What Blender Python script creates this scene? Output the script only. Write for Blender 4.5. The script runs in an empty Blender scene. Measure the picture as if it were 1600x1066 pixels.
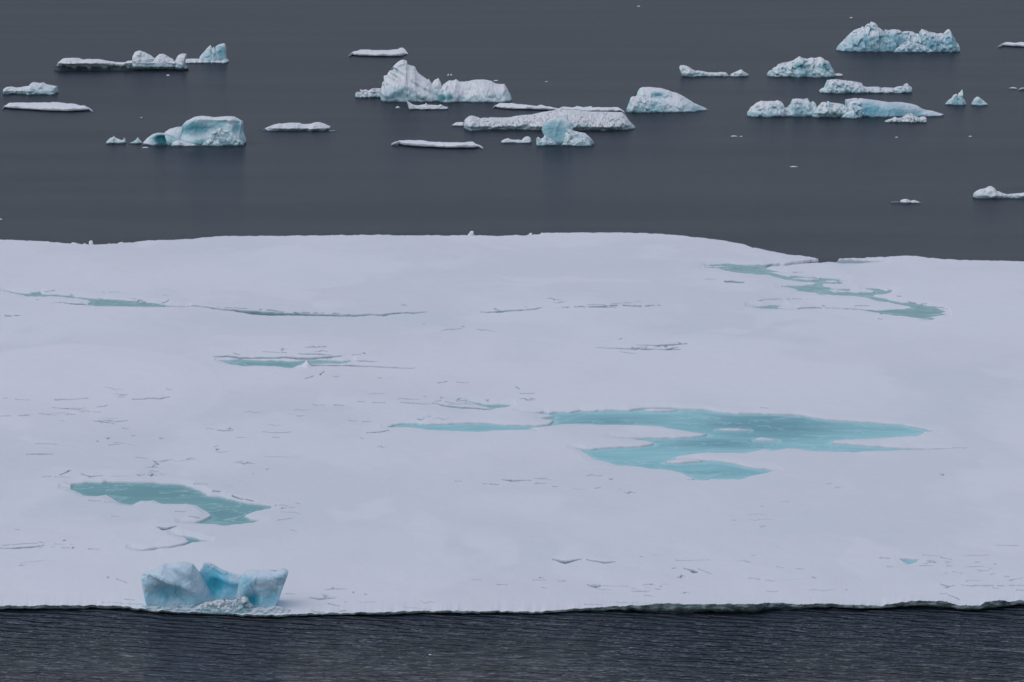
import bpy, math
import numpy as np

# ------------------------------------------------------------------ camera, sky, sun, exposure
sc = bpy.context.scene
COL = sc.collection
CAM_H, FPX = 30.0, 4444.4
PITCH = math.atan(733.0 / FPX)
cam = bpy.data.cameras.new("camera"); camo = bpy.data.objects.new("camera", cam); COL.objects.link(camo)
camo.location = (0, 0, CAM_H); camo.rotation_euler = (math.pi / 2 - PITCH, 0, 0)
cam.sensor_width = 36.0; cam.lens = FPX / 1600 * 36.0; cam.clip_start = 1.0; cam.clip_end = 9000
sc.camera = camo

SUN_EL, SUN_AZ = math.radians(56), math.radians(236)     # azimuth from +Y (beyond the ice), towards +X
world = bpy.data.worlds.new("World"); sc.world = world; world.use_nodes = True
wn = world.node_tree.nodes; wl = world.node_tree.links; wn.clear()
sky = wn.new("ShaderNodeTexSky"); sky.sky_type = 'NISHITA'; sky.sun_disc = False
sky.sun_elevation = SUN_EL; sky.sun_rotation = SUN_AZ
sky.altitude = 0; sky.air_density = 1.0; sky.dust_density = 1.0; sky.ozone_density = 1.0
bg = wn.new("ShaderNodeBackground"); bg.inputs[1].default_value = 0.134
wo = wn.new("ShaderNodeOutputWorld"); hs = wn.new("ShaderNodeHueSaturation"); hs.inputs["Saturation"].default_value = .62      # thin overcast: paler than a clear sky
wl.new(sky.outputs[0], hs.inputs["Color"]); wl.new(hs.outputs[0], bg.inputs[0]); wl.new(bg.outputs[0], wo.inputs[0])
sun = bpy.data.lights.new("sun", 'SUN'); sun.energy = 0.5; sun.angle = math.radians(85); sun.color = (1.0, 0.94, 0.90)
suno = bpy.data.objects.new("sun", sun); COL.objects.link(suno)
suno.rotation_euler = (math.pi / 2 - SUN_EL, 0, math.pi - SUN_AZ)
suno.location = (0, 100, 200)
sc.view_settings.view_transform = 'Standard'; sc.view_settings.look = 'None'
sc.view_settings.exposure = 0.0; sc.view_settings.gamma = 1.0
sc.cycles.max_bounces = 6

# ------------------------------------------------------------------ helpers
CA, SA = math.cos(PITCH), math.sin(PITCH)
def ray(u, v):
    x = (np.asarray(u, float) - 800) / FPX; y = -(np.asarray(v, float) - 533) / FPX
    return x, CA + y * SA, -SA + y * CA
def ground(u, v, z=0.0):
    x, y, zz = ray(u, v); t = (z - CAM_H) / zz
    return x * t, y * t
def at_depth(u, v, Y):
    x, y, zz = ray(u, v); t = Y / y
    return x * t, CAM_H + zz * t

def _h(ix, iy, iz, s):
    n = (ix.astype(np.uint32) * np.uint32(374761393) + iy.astype(np.uint32) * np.uint32(668265263)
         + iz.astype(np.uint32) * np.uint32(2147483647 - 58) + np.uint32((s * 1274126177) & 0xffffffff))
    n = (n ^ (n >> np.uint32(13))) * np.uint32(1274126177)
    n = (n ^ (n >> np.uint32(16))) * np.uint32(2246822519)
    n = n ^ (n >> np.uint32(15))
    return (n & np.uint32(0xffffff)).astype(np.float64) / 16777215.0
def noise3(x, y, z, s=0):
    x = np.asarray(x, float); y = np.asarray(y, float) + 0 * x; z = np.asarray(z, float) + 0 * x
    xi, yi, zi = np.floor(x).astype(np.int64), np.floor(y).astype(np.int64), np.floor(z).astype(np.int64)
    fx, fy, fz = x - xi, y - yi, z - zi
    fx, fy, fz = [f * f * f * (f * (f * 6 - 15) + 10) for f in (fx, fy, fz)]
    r = 0
    for a in (0, 1):
        for b in (0, 1):
            for c in (0, 1):
                w = (fx if a else 1 - fx) * (fy if b else 1 - fy) * (fz if c else 1 - fz)
                r = r + w * _h(xi + a, yi + b, zi + c, s)
    return r * 2 - 1
def noise2(x, y, s=0):
    x = np.asarray(x, float); y = np.asarray(y, float) + 0 * x
    xi, yi = np.floor(x).astype(np.int64), np.floor(y).astype(np.int64)
    fx, fy = x - xi, y - yi
    fx, fy = fx * fx * (3 - 2 * fx), fy * fy * (3 - 2 * fy)
    z = np.zeros_like(xi)
    a = _h(xi, yi, z, s); b = _h(xi + 1, yi, z, s); c = _h(xi, yi + 1, z, s); d = _h(xi + 1, yi + 1, z, s)
    return ((a * (1 - fx) + b * fx) * (1 - fy) + (c * (1 - fx) + d * fx) * fy) * 2 - 1
def fbm3(x, y, z, s=0, o=4):
    r, a, f, t = 0, 1.0, 1.0, 0.0
    for i in range(o):
        r = r + a * noise3(x * f, y * f, z * f, s + i * 7); t += a; a *= 0.52; f *= 2.03
    return r / t
def facet3(x, y, z, s=0):
    """piecewise planar offset: each cell of a jittered lattice has its own tilted plane (chiselled ice)"""
    xi, yi, zi = np.floor(x), np.floor(y), np.floor(z)
    best = np.full(np.shape(x), 1e9); val = np.zeros(np.shape(x))
    for a in (-1, 0, 1):
        for b in (-1, 0, 1):
            for c in (-1, 0, 1):
                i, j, k = (xi + a).astype(np.int64), (yi + b).astype(np.int64), (zi + c).astype(np.int64)
                px = i + _h(i, j, k, s + 1); py = j + _h(i, j, k, s + 2); pz = k + _h(i, j, k, s + 3)
                d = (x - px) ** 2 + (y - py) ** 2 + (z - pz) ** 2
                n1 = _h(i, j, k, s + 4) - .5; n2 = _h(i, j, k, s + 5) - .5; n3 = _h(i, j, k, s + 6) - .5
                p = 1.6 * (n1 * (x - px) + n2 * (y - py) + n3 * (z - pz)) + (_h(i, j, k, s + 7) - .5)
                m = d < best
                best = np.where(m, d, best); val = np.where(m, p, val)
    return val
def smooth(a, b, x):
    t = np.clip((x - a) / (b - a), 0, 1); return t * t * (3 - 2 * t)

def mesh_obj(name, V, F, mat, parent=None, attrs=None, smooth_shade=True):
    V = np.asarray(V, np.float32); F = np.asarray(F, np.int32)
    me = bpy.data.meshes.new(name)
    me.vertices.add(len(V)); me.vertices.foreach_set("co", V.ravel())
    k = F.shape[1]
    me.loops.add(len(F) * k); me.loops.foreach_set("vertex_index", F.ravel())
    me.polygons.add(len(F)); me.polygons.foreach_set("loop_start", np.arange(0, len(F) * k, k, dtype=np.int32))
    me.polygons.foreach_set("loop_total", np.full(len(F), k, np.int32))
    me.update(calc_edges=True)
    for an, av in (attrs or {}).items():
        a = me.attributes.new(an, 'FLOAT', 'POINT'); a.data.foreach_set("value", np.asarray(av, np.float32).ravel())
    if smooth_shade: me.polygons.foreach_set("use_smooth", np.ones(len(F), bool))
    me.validate()
    me.materials.append(mat)
    o = bpy.data.objects.new(name, me); COL.objects.link(o)
    if parent is not None: o.parent = parent
    return o
def grid_faces(nr, nc, off=0, wrap=False):
    r = np.arange(nr - 1 if not wrap else nr)[:, None]; c = np.arange(nc - 1)[None, :]
    r2 = (r + 1) % nr
    a = r * nc + c; b = r * nc + c + 1; d = r2 * nc + c; e = r2 * nc + c + 1
    return np.stack([a, b, e, d], -1).reshape(-1, 4) + off
def tag(o, label=None, cat=None, group=None, kind=None):
    if label: o["label"] = label
    if cat: o["category"] = cat
    if group: o["group"] = group
    if kind: o["kind"] = kind
    return o

# ------------------------------------------------------------------ materials
class NT:
    def __init__(s, name):
        s.m = bpy.data.materials.new(name); s.m.use_nodes = True; s.t = s.m.node_tree; s.t.nodes.clear()
    def n(s, kind, **kw):
        nd = s.t.nodes.new(kind)
        for k, v in kw.items(): setattr(nd, k, v)
        return nd
    def l(s, a, b): s.t.links.new(a, b)
    def math(s, op, a, b=None, c=None, clamp=False):
        nd = s.n("ShaderNodeMath", operation=op); nd.use_clamp = clamp
        for i, q in enumerate((a, b, c)):
            if q is None: continue
            if isinstance(q, (int, float)): nd.inputs[i].default_value = q
            else: s.l(q, nd.inputs[i])
        return nd.outputs[0]
    def mix(s, f, a, b):
        nd = s.n("ShaderNodeMix", data_type='RGBA')
        for i, q in ((0, f), (6, a), (7, b)):
            if isinstance(q, (int, float)): nd.inputs[i].default_value = q
            elif isinstance(q, tuple): nd.inputs[i].default_value = (*q, 1)
            else: s.l(q, nd.inputs[i])
        return nd.outputs[2]
    def noise(s, scale, detail=4, rough=.55, vec=None, dist=0.0):
        nd = s.n("ShaderNodeTexNoise"); nd.inputs["Scale"].default_value = scale
        nd.inputs["Detail"].default_value = detail; nd.inputs["Roughness"].default_value = rough
        nd.inputs["Distortion"].default_value = dist
        if vec is not None: s.l(vec, nd.inputs["Vector"])
        return nd.outputs["Fac"]
    def coord(s, scale=(1, 1, 1), rot=(0, 0, 0)):
        g = s.n("ShaderNodeNewGeometry"); mp = s.n("ShaderNodeMapping")
        mp.inputs["Scale"].default_value = scale; mp.inputs["Rotation"].default_value = rot
        s.l(g.outputs["Position"], mp.inputs["Vector"]); return mp.outputs[0]
    def ramp(s, x, a, b, lo=0.0, hi=1.0):
        nd = s.n("ShaderNodeMapRange"); nd.interpolation_type = 'SMOOTHSTEP'
        s.l(x, nd.inputs[0])
        for i, q in zip((1, 2, 3, 4), (a, b, lo, hi)): nd.inputs[i].default_value = q
        return nd.outputs[0]
    def attr(s, name):
        nd = s.n("ShaderNodeAttribute"); nd.attribute_name = name; return nd.outputs["Fac"]
    def bump(s, h, strength, dist, normal=None):
        nd = s.n("ShaderNodeBump"); nd.inputs["Strength"].default_value = strength; nd.inputs["Distance"].default_value = dist
        s.l(h, nd.inputs["Height"])
        if normal is not None: s.l(normal, nd.inputs["Normal"])
        return nd.outputs[0]
    def principled(s, color, rough, normal=None, ior=1.31, spec=.5):
        p = s.n("ShaderNodeBsdfPrincipled")
        if isinstance(color, tuple): p.inputs["Base Color"].default_value = (*color, 1)
        else: s.l(color, p.inputs["Base Color"])
        if isinstance(rough, float): p.inputs["Roughness"].default_value = rough
        else: s.l(rough, p.inputs["Roughness"])
        p.inputs["IOR"].default_value = ior; p.inputs["Specular IOR Level"].default_value = spec
        if normal is not None: s.l(normal, p.inputs["Normal"])
        return p.outputs[0]
    def out(s, sh):
        o = s.n("ShaderNodeOutputMaterial"); s.l(sh, o.inputs[0]); return s.m

def mat_snow():
    t = NT("floe_snow")
    P = t.coord(); PS = t.coord(scale=(.35, 1, 1))
    big = t.noise(.05, 4, .6, PS); mid = t.noise(.6, 5, .6, P); fine = t.noise(7, 4, .6, P)
    c = t.mix(t.ramp(big, .35, .68), (.80, .795, .835), (.75, .77, .82))
    c = t.mix(t.ramp(mid, .5, .8, 0, .5), c, (.72, .765, .82))
    c = t.mix(t.attr('pale_snow'), c, (.86, .855, .895))  # paler snow on the mound and in loose patches
    ice = t.attr("ice")
    ice_shade = t.mix(t.ramp(t.noise(2.5, 3, .6, P), .35, .65), (.12, .23, .27), (.22, .34, .38))  # bare ice tint, darkened to paint in crack and bank shade
    c = t.mix(ice, c, ice_shade)
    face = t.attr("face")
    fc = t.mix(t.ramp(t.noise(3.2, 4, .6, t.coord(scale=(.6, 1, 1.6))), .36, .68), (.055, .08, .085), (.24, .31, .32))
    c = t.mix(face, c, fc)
    h = t.math('ADD', t.math('MULTIPLY', mid, 1.0), t.math('MULTIPLY', fine, .12))
    n = t.bump(h, .35, .22)
    return t.out(t.principled(c, .75, n, spec=.25))
def mat_pond():
    t = NT("melt_water")
    P = t.coord(); PS = t.coord(scale=(.18, .9, 1), rot=(0, 0, .1))
    dp = t.attr("deep"); gy = t.attr("grey"); shore = t.attr("shore")
    n1 = t.noise(.9, 5, .6, PS, .6); n2 = t.noise(.25, 3, .5, PS)
    f = t.math('ADD', dp, t.math('MULTIPLY', t.math('SUBTRACT', n1, .5), .9)); f = t.math('ADD', f, t.math('MULTIPLY', t.math('SUBTRACT', n2, .5), .5), clamp=True)
    c = t.mix(f, (.34, .73, .75), (.055, .31, .37))
    c = t.mix(gy, c, (.085, .26, .26))
    c = t.mix(t.math('MULTIPLY', shore, t.ramp(n1, .3, .6)), c, (.52, .72, .76))      # slush and thin snow under the rim
    vn = t.math('ABSOLUTE', t.math('SUBTRACT', t.noise(.55, 4, .6, t.coord(scale=(.3, .8, 1), rot=(0, 0, -.2)), 1.2), .5))
    c = t.mix(t.ramp(vn, .0, .025, .45, 0.0), c, (.50, .74, .78))
    rp = t.noise(5, 3, .6, PS)
    return t.out(t.principled(c, .22, t.bump(rp, .25, .05), ior=1.33, spec=.2))
def mat_ice(name, white=(.93, .93, .95), tint=(.53, .81, .87), deep=(.08, .40, .48), sss=0.0, dark=.5, snow=.55, rough_scale=1.0, bump=1.0, cover=.56):
    t = NT(name)
    P = t.coord(); PS = t.coord(scale=(1, 1, 2.0), rot=(.2, .6, 0))
    g = t.n("ShaderNodeNewGeometry"); sx = t.n("ShaderNodeSeparateXYZ"); t.l(g.outputs["Normal"], sx.inputs[0])
    n1 = t.noise(.55 * rough_scale, 5, .65, PS, .8); n2 = t.noise(2.6 * rough_scale, 5, .7, P, .6)
    up = t.math('ADD', sx.outputs[2], t.math('MULTIPLY', t.math('SUBTRACT', n2, .5), .55))
    up = t.ramp(up, cover - .28, cover + .28)
    c = t.mix(t.ramp(n1, .32, .66), tint, tuple(.65 * w + .35 * q for w, q in zip(white, tint)))
    b = t.attr("blue")
    b2 = t.math('MULTIPLY', b, t.math('ADD', .76, t.math('MULTIPLY', n2, .5)), clamp=True)
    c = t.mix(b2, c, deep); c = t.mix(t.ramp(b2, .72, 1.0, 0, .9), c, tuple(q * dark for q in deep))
    c = t.mix(t.math('MULTIPLY', up, t.math('SUBTRACT', 1.0, t.math('MULTIPLY', b, .88), None, True)), c, white)
    w = t.attr("wet_shade")
    c = t.mix(w, c, (.025, .05, .06))  # wet waterline tone, also the shade painted into an undercut
    h = t.math('ADD', t.math('MULTIPLY', n1, 1.0), t.math('MULTIPLY', n2, .55))
    sh = t.principled(c, .5, t.bump(h, .8, .42 * bump), spec=.35)
    if sss:
        pn = sh.node; pn.inputs["Subsurface Weight"].default_value = sss; pn.inputs["Subsurface Radius"].default_value = (.15, .45, .6); pn.inputs["Subsurface Scale"].default_value = .5
    return t.out(sh)
def mat_sea():
    t = NT("sea_water")
    # wind ripples: long crests, slightly turned
    def wave(scale, ang, dist, ds, ph):
        w = t.n("ShaderNodeTexWave", wave_type='BANDS', bands_direction='Y', wave_profile='SIN')
        t.l(t.coord(scale=(.36, 1, 1), rot=(0, 0, math.radians(ang))), w.inputs["Vector"])
        w.inputs["Scale"].default_value = scale; w.inputs["Distortion"].default_value = dist
        w.inputs["Detail"].default_value = 3.0; w.inputs["Detail Scale"].default_value = ds; w.inputs["Detail Roughness"].default_value = .55
        w.inputs["Phase Offset"].default_value = ph; return w.outputs["Fac"]
    r1 = wave(.62, 38, 7.0, 1.2, 0.0); r2 = wave(1.0, 24, 9.0, 1.6, 2.0)
    gust = t.ramp(t.noise(.22, 3, .6, t.coord(scale=(.4, 1, 1), rot=(0, 0, .3))), .3, .7, .55, 1.0)
    brk = t.ramp(t.noise(1.1, 2, .5, t.coord(scale=(.6, 1.3, 1), rot=(0, 0, .5))), .3, .68, .5, 1.05)
    gust = t.math('MULTIPLY', gust, brk)
    # sheltered, smoother water beyond the floe; slicks
    g = t.n("ShaderNodeNewGeometry"); sx = t.n("ShaderNodeSeparateXYZ"); t.l(g.outputs["Position"], sx.inputs[0])
    calm = t.ramp(sx.outputs[1], 112, 190, 1.0, .10)
    slick = t.noise(.035, 4, .6, t.coord(scale=(.35, 2.2, 1), rot=(0, 0, .03)))
    h = t.math('MULTIPLY', t.math('ADD', t.math('POWER', r1, 1.7), t.math('MULTIPLY', r2, .7)), gust)
    bp = t.n("ShaderNodeBump"); bp.inputs["Distance"].default_value = .17
    t.l(h, bp.inputs["Height"]); t.l(calm, bp.inputs["Strength"])
    fr = t.n("ShaderNodeFresnel"); fr.inputs[0].default_value = 1.33; t.l(bp.outputs[0], fr.inputs[1])
    f = t.math('MULTIPLY', fr.outputs[0], t.ramp(slick, .3, .75, 1.4, 1.65)); f = t.math('MINIMUM', f, t.math('MULTIPLY', t.ramp(slick, .32, .68, .113, .127), t.ramp(sx.outputs[1], 112, 190, 2.3, 1.0)))
    d = t.n("ShaderNodeBsdfDiffuse"); d.inputs[0].default_value = (.025, .034, .047, 1)
    gl = t.n("ShaderNodeBsdfGlossy"); t.l(t.ramp(sx.outputs[1], 112, 190, .10, .20), gl.inputs[1]); gl.inputs[0].default_value = (.96, .94, .96, 1)
    t.l(bp.outputs[0], gl.inputs["Normal"]); t.l(bp.outputs[0], d.inputs["Normal"])
    m = t.n("ShaderNodeMixShader"); t.l(f, m.inputs[0]); t.l(d.outputs[0], m.inputs[1]); t.l(gl.outputs[0], m.inputs[2])
    return t.out(m.outputs[0])
M_SNOW, M_POND, M_SEA = mat_snow(), mat_pond(), mat_sea()
M_BERG = mat_ice("berg_ice")
M_WHITE = mat_ice("white_berg_ice", tint=(.72, .88, .93), snow=.4, cover=.3)
M_BLUE = mat_ice("blue_berg_ice", tint=(.46, .76, .84), deep=(.08, .38, .50), cover=.62)
M_SLAB = mat_ice("slab_ice", tint=(.76, .84, .89), cover=.25, bump=.6)
M_RUBBLE = mat_ice('rubble_ice', white=(.80, .83, .88), tint=(.36, .55, .62), cover=.5, rough_scale=3, bump=.4)
M_FRONT = mat_ice("stranded_ice", white=(.70, .79, .86), tint=(.33, .52, .62), deep=(.10, .58, .74), sss=.5, dark=.8, cover=.80, rough_scale=2.2, bump=.18)

# ------------------------------------------------------------------ sea
S = 4000.0
sea = mesh_obj("sea", [(-S, -400, 0), (S, -400, 0), (S, 7500, 0), (-S, 7500, 0)], [(0, 1, 2, 3)], M_SEA)
tag(sea, kind="structure")

# ------------------------------------------------------------------ the great floe
Z0 = 0.20
LIP = [(-600, 949), (0, 947.3), (60, 947), (100, 946.5), (130, 948), (190, 948), (215, 952), (240, 953.5), (290, 957), (340, 957.5), (400, 961), (440, 961.5),
       (480, 959), (520, 957.5), (560, 957), (600, 955.5), (650, 955), (700, 954.5), (750, 956), (800, 955.5), (840, 955.5), (880, 953), (900, 950), (930, 950),
       (960, 947.5), (1000, 946), (1030, 942.5), (1060, 942), (1100, 944), (1140, 943), (1180, 945), (1190, 943), (1210, 942), (1250, 944), (1300, 945),
       (1350, 945.5), (1380, 946), (1400, 941), (1430, 938), (1460, 938), (1480, 941), (1495, 945), (1520, 947), (1530, 946), (1545, 940), (1560, 938),
       (1575, 940), (1600, 936.5), (1700, 934), (2200, 925)]
WAT = [(-600, 956), (0, 955.5), (100, 955), (150, 952.5), (200, 955), (240, 958.5), (290, 962), (340, 963), (400, 966), (440, 966.5), (500, 963.5), (560, 963), (600, 963.5), (650, 961.5),
       (700, 961), (800, 961), (850, 960), (900, 958), (950, 957), (1000, 959), (1100, 961.5), (1180, 961), (1200, 956), (1300, 953), (1350, 955.5), (1400, 953), (1450, 952),
       (1500, 956), (1530, 957), (1560, 954), (1600, 949), (1700, 946), (2200, 937)]
BACK = [(-600, 372), (-100, 373), (0, 375.5), (40, 377), (90, 380), (110, 382), (150, 383), (170, 382), (200, 380.5), (230, 377.5), (260, 376.5), (300, 375), (340, 371), (400, 370.5), (430, 369.8),
        (500, 370), (600, 368), (650, 368.5), (740, 369.5), (780, 370), (830, 369), (852, 365.5), (900, 365.5), (960, 365), (1020, 367), (1050, 368.5), (1080, 372), (1106, 374),
        (1130, 377), (1160, 383), (1176, 388), (1200, 393), (1230, 398.5), (1255, 401), (1275, 404), (1280, 405.5), (1284, 409.5), (1304, 409), (1312, 404.8), (1335, 403.8), (1370, 403),
        (1400, 401.5), (1430, 401), (1450, 404), (1470, 406), (1495, 407.5), (1530, 408.5), (1570, 408), (1600, 410), (1700, 414), (2200, 424)]
def curve(pts, u):
    p = np.array(pts, float); return np.interp(u, p[:, 0], p[:, 1])
ucols = np.concatenate([np.arange(-560, -20, 7.0), np.arange(-20, 1620, 1.05), np.arange(1620, 2150, 7.0)])
NR = 1060
lip, wat, bck = curve(LIP, ucols), curve(WAT, ucols), curve(BACK, ucols)
jit = noise2(ucols * .13, 0 * ucols + 3.3, 5) + .4 * noise2(ucols * .33, 0 * ucols + 9.3, 6)
lip = lip + 1.3 * jit; wat = wat + .8 * noise2(ucols * .09, 0 * ucols, 8)
bck = bck + .55 * noise2(ucols * .12, 0 * ucols, 11) + .3 * noise2(ucols * .5, 0 * ucols, 12)
vb = wat - 7.6
ztop = np.clip((wat - lip) * .0262, .10, .6)
sr = np.linspace(0, 1, NR) ** 1.0
U = np.repeat(ucols[None, :], NR, 0)
Vv = vb[None, :] + (bck - vb)[None, :] * sr[:, None]
X, Y = ground(U, Vv, Z0)
x, y, u, v = X.ravel(), Y.ravel(), U.ravel(), Vv.ravel()
wu = u + 2.6 * noise2(x * 1.1, y * .9, 21) + 1.3 * noise2(x * 3.5, y * 2.2, 22)
wv = v + .75 * noise2(x * .9, y * .5, 23) + .45 * noise2(x * 3.1, y * 1.3, 24)
VW = 2.4                                    # a row of the ground counts more than a column: the floe is seen at a low angle

def sd_poly(pts):
    P = np.array(pts, float)
    m = np.nonzero((wu > P[:, 0].min() - 8) & (wu < P[:, 0].max() + 8) & (wv > P[:, 1].min() - 4) & (wv < P[:, 1].max() + 4))[0]
    a, b = wu[m], wv[m] * VW
    Q = P.copy(); Q[:, 1] *= VW
    d2 = np.full(len(m), 1e9); ins = np.zeros(len(m), bool)
    for i in range(len(Q)):
        p, q = Q[i], Q[(i + 1) % len(Q)]; e = q - p
        L = max(e @ e, 1e-9)
        t = np.clip(((a - p[0]) * e[0] + (b - p[1]) * e[1]) / L, 0, 1)
        d2 = np.minimum(d2, (a - p[0] - t * e[0]) ** 2 + (b - p[1] - t * e[1]) ** 2)
        if p[1] != q[1]:
            c = ((p[1] > b) != (q[1] > b)) & (a < (q[0] - p[0]) * (b - p[1]) / (q[1] - p[1]) + p[0])
            ins ^= c
    d = np.sqrt(d2); return m, np.where(ins, -d, d)
def sd_line(pts, w, broken=0.0, seed=0):
    P = np.array(pts, float); n = len(P)
    W = np.full(n, float(w)) if np.isscalar(w) else np.array(w, float)
    if np.isscalar(w): W[0] *= .35; W[-1] *= .35
    m = np.nonzero((wu > P[:, 0].min() - 6) & (wu < P[:, 0].max() + 6) & (wv > P[:, 1].min() - 6) & (wv < P[:, 1].max() + 6))[0]
    a, b = wu[m], wv[m] * VW
    d = np.full(len(m), 1e9)
    for i in range(n - 1):
        p, q = P[i] * (1, VW), P[i + 1] * (1, VW); e = q - p; L = max(e @ e, 1e-9)
        t = np.clip(((a - p[0]) * e[0] + (b - p[1]) * e[1]) / L, 0, 1)
        ww = W[i] + (W[i + 1] - W[i]) * t
        d = np.minimum(d, np.hypot(a - p[0] - t * e[0], b - p[1] - t * e[1]) - ww * VW * .5)
    if broken: d = d + 2.6 * smooth(-broken, -broken + .5, noise2(a * .16, b * 0 + seed * 3.7, 40 + seed) - .2)
    return m, d

POND_BIG = [(812,641.5),(838,644.5),(850,642.5),(858,645.5),(865,643),(890,643.5),(905,640.5),(930,641),(950,639.5),(985,640),(1000,637),(1020,636.5),(1050,637),(1080,638),
 (1100,639),(1125,643),(1155,645),(1190,644.5),(1240,646.5),(1258,648.5),(1280,653),(1320,656),(1347,658),(1380,661),(1410,663),(1430,667),(1445,669),(1464,673.5),(1445,674.5),
 (1440,678),(1435,681),(1400,683),(1370,685),(1330,687),(1305,688.5),(1301,692),(1340,694),(1380,697),(1425,700),(1480,701.7),(1420,702.5),(1360,704.5),(1340,707),(1300,706),
 (1270,705),(1250,702),(1230,700.5),(1210,704),(1195,702),(1180,705),(1165,707.5),(1110,707.5),(1080,710),(1060,713),(1052,716),(1070,717),(1095,717.5),(1130,720),(1150,724),(1180,730),
 (1200,732),(1213,734.5),(1195,740),(1170,745),(1160,748),(1110,749),(1105,751),(1075,749.5),(1085,748),(1075,745),(1062,738),(1040,734),(1015,732),(1000,729),(965,727),
 (950,722),(930,719),(920,711),(907,703),(895,700.5),(915,701.5),(945,699),(985,697),(1010,695),(1020,693),(1012,688.5),(990,686),(955,683.2),(985,684),(1020,683.5),(1050,683),
 (1080,682),(1095,680),(1104,678),(1080,675),(1055,671),(1045,669),(1030,666),(1000,664),(970,664),(935,664),(900,662.5),(880,662.5),(855,665.5),(825,670),(840,672),(800,671.5),
 (770,673),(750,675),(710,674),(665,672),(650,669),(635,668),(620,667.5),(605,667.5),(615,663),(625,661),(650,661),(670,663),(690,662),(735,660),(760,661),(790,663),(820,664),
 (845,664),(858,662),(868,657),(845,653.5),(855,652),(868,650),(850,646.5),(835,645)]
POND_BIG_ISL = [[(1122,669.5),(1140,668.8),(1172,671),(1140,671.2)],[(1180,686),(1190,683.8),(1216,687),(1190,687)],[(1003,640),(1020,638.8),(1056,640),(1020,641.6)],
 [(1040,721),(1058,716.8),(1100,718.8),(1065,722.5)]]
POND_LOW = [(98,762),(110,762),(112,757),(125,754.5),(140,753),(160,752.5),(165,751),(190,752),(215,753),(240,753),(255,755),(290,757),(300,761),(312,765),(325,773),(345,775),
 (360,779),(380,784),(400,787),(420,789),(426,791),(420,795),(400,798),(388,803),(382,806),(392,811),(408,813),(398,817),(375,819),(350,821),(335,818.5),(315,818.5),(286,816),
 (305,816),(318,812),(330,805),(320,798),(310,791),(290,787),(270,788),(255,787),(242,782),(232,783),(222,783),(208,789),(190,787),(175,779),(165,773),(150,775),(130,774),
 (118,767),(108,763)]
POND_UL = [(8,454),(30,457.5),(45,459.5),(62,456),(64,459),(80,460.2),(110,462.5),(130,465.5),(143,467),(160,466.5),(175,468.5),(215,470.5),(208,473),(232,473),(250,475),(265,478),
 (290,478.8),(250,479),(200,478.6),(150,477.6),(137,474.5),(145,472),(135,468),(115,465),(80,462),(60,462.5),(42,463)]
POND_MID = [(346,563.5),(360,563),(375,562),(400,563),(417,564),(430,563.3),(450,564),(470,563.5),(482,563),(500,563),(515,564),(535,565),(548,563),(540,567),(525,568),(512,567.5),
 (500,568),(486,568.5),(482,567),(475,566),(463,571),(455,574),(440,573),(400,570.5),(380,571.5),(360,568.5)]
POND_UR = [(1103,413.5),(1125,413.2),(1140,412.8),(1165,414),(1190,414.5),(1204,413.8),(1204,417),(1195,419.5),(1202,421),(1216,423.5),(1200,425),(1208,426.5),(1220,429.5),(1232,432),(1245,431.6),
 (1270,434),(1280,435.5),(1300,435.6),(1320,438.5),(1305,438.5),(1317,441.5),(1300,443),(1287,443),(1285,447),(1295,449),(1300,451.5),(1328,451.8),(1320,455),(1340,457),(1366,457.5),(1368,455),
 (1354,451),(1372,451.5),(1385,455),(1393,453),(1386,459),(1365,460.5),(1360,463),(1380,466.5),(1390,469),(1410,473),(1425,473.5),(1440,475),(1460,480),(1470,484),(1479,487),(1465,489.5),
 (1479,491),(1450,494.5),(1460,496.5),(1455,498.5),(1430,496),(1405,493.5),(1390,491),(1375,489),(1345,484.2),(1375,485.2),(1400,483.5),(1415,483),(1427,481.3),(1425,480),(1405,475.5),
 (1390,471.5),(1370,469.3),(1360,466),(1345,462.8),(1330,461),(1315,461.5),(1300,459.5),(1275,456.5),(1248,454.5),(1240,449.8),(1222,447.8),(1245,446.8),(1270,444.8),(1281,443),(1275,440.8),
 (1250,439.3),(1230,436.3),(1215,432.5),(1200,429),(1175,427.3),(1150,425.3),(1133,422.3),(1125,418.8),(1105,417),(1130,416)]
POND_UR_ISL = [[(1293,452.8),(1310,452),(1330,454.8),(1308,456)],[(1240,434),(1262,434.2),(1282,436.5),(1262,437.2)],[(1288,439.5),(1300,438.3),(1312,440.3),(1298,441)],[(1112,415.2),(1128,415),(1136,416.2),(1120,416.6)]]
POND_SM = [(1170,477.5),(1190,479),(1205,477),(1222,476.5),(1216,480.5),(1242,482.8),(1205,482),(1182,481)]
POND_CR = [(735,627.5),(748,629),(760,632),(780,631.5),(798,632.5),(790,635.8),(765,636),(752,633)]
POND_LEAD = [(271,834.5),(290,837.5),(305,839.5),(313,843),(326,845.3),(300,848),(285,852.5),(265,856.5),(250,857),(240,859.8),(222,860.5),(204,856),(225,858),(245,855),(262,854),(282,850),(296,846),(290,841)]
POND_TUB = [(1406,873.5),(1418,872.5),(1437,874),(1432,879),(1417,882),(1410,877)]
CHANNEL = [(1197,417),(1206,413.2),(1245,409.8),(1262,407.2),(1275,406.2),(1282,404),(1310,403),(1306,409),(1300,409.5),(1283,410.2),(1262,411.3),(1235,413.5),(1208,416.5)]
GREY = [(1296,409.5),(1303,405.5),(1318,404.5),(1340,405.5),(1382,407.8),(1340,411),(1318,411.5)]

z = np.zeros(len(x)); ice = np.zeros(len(x))
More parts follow.
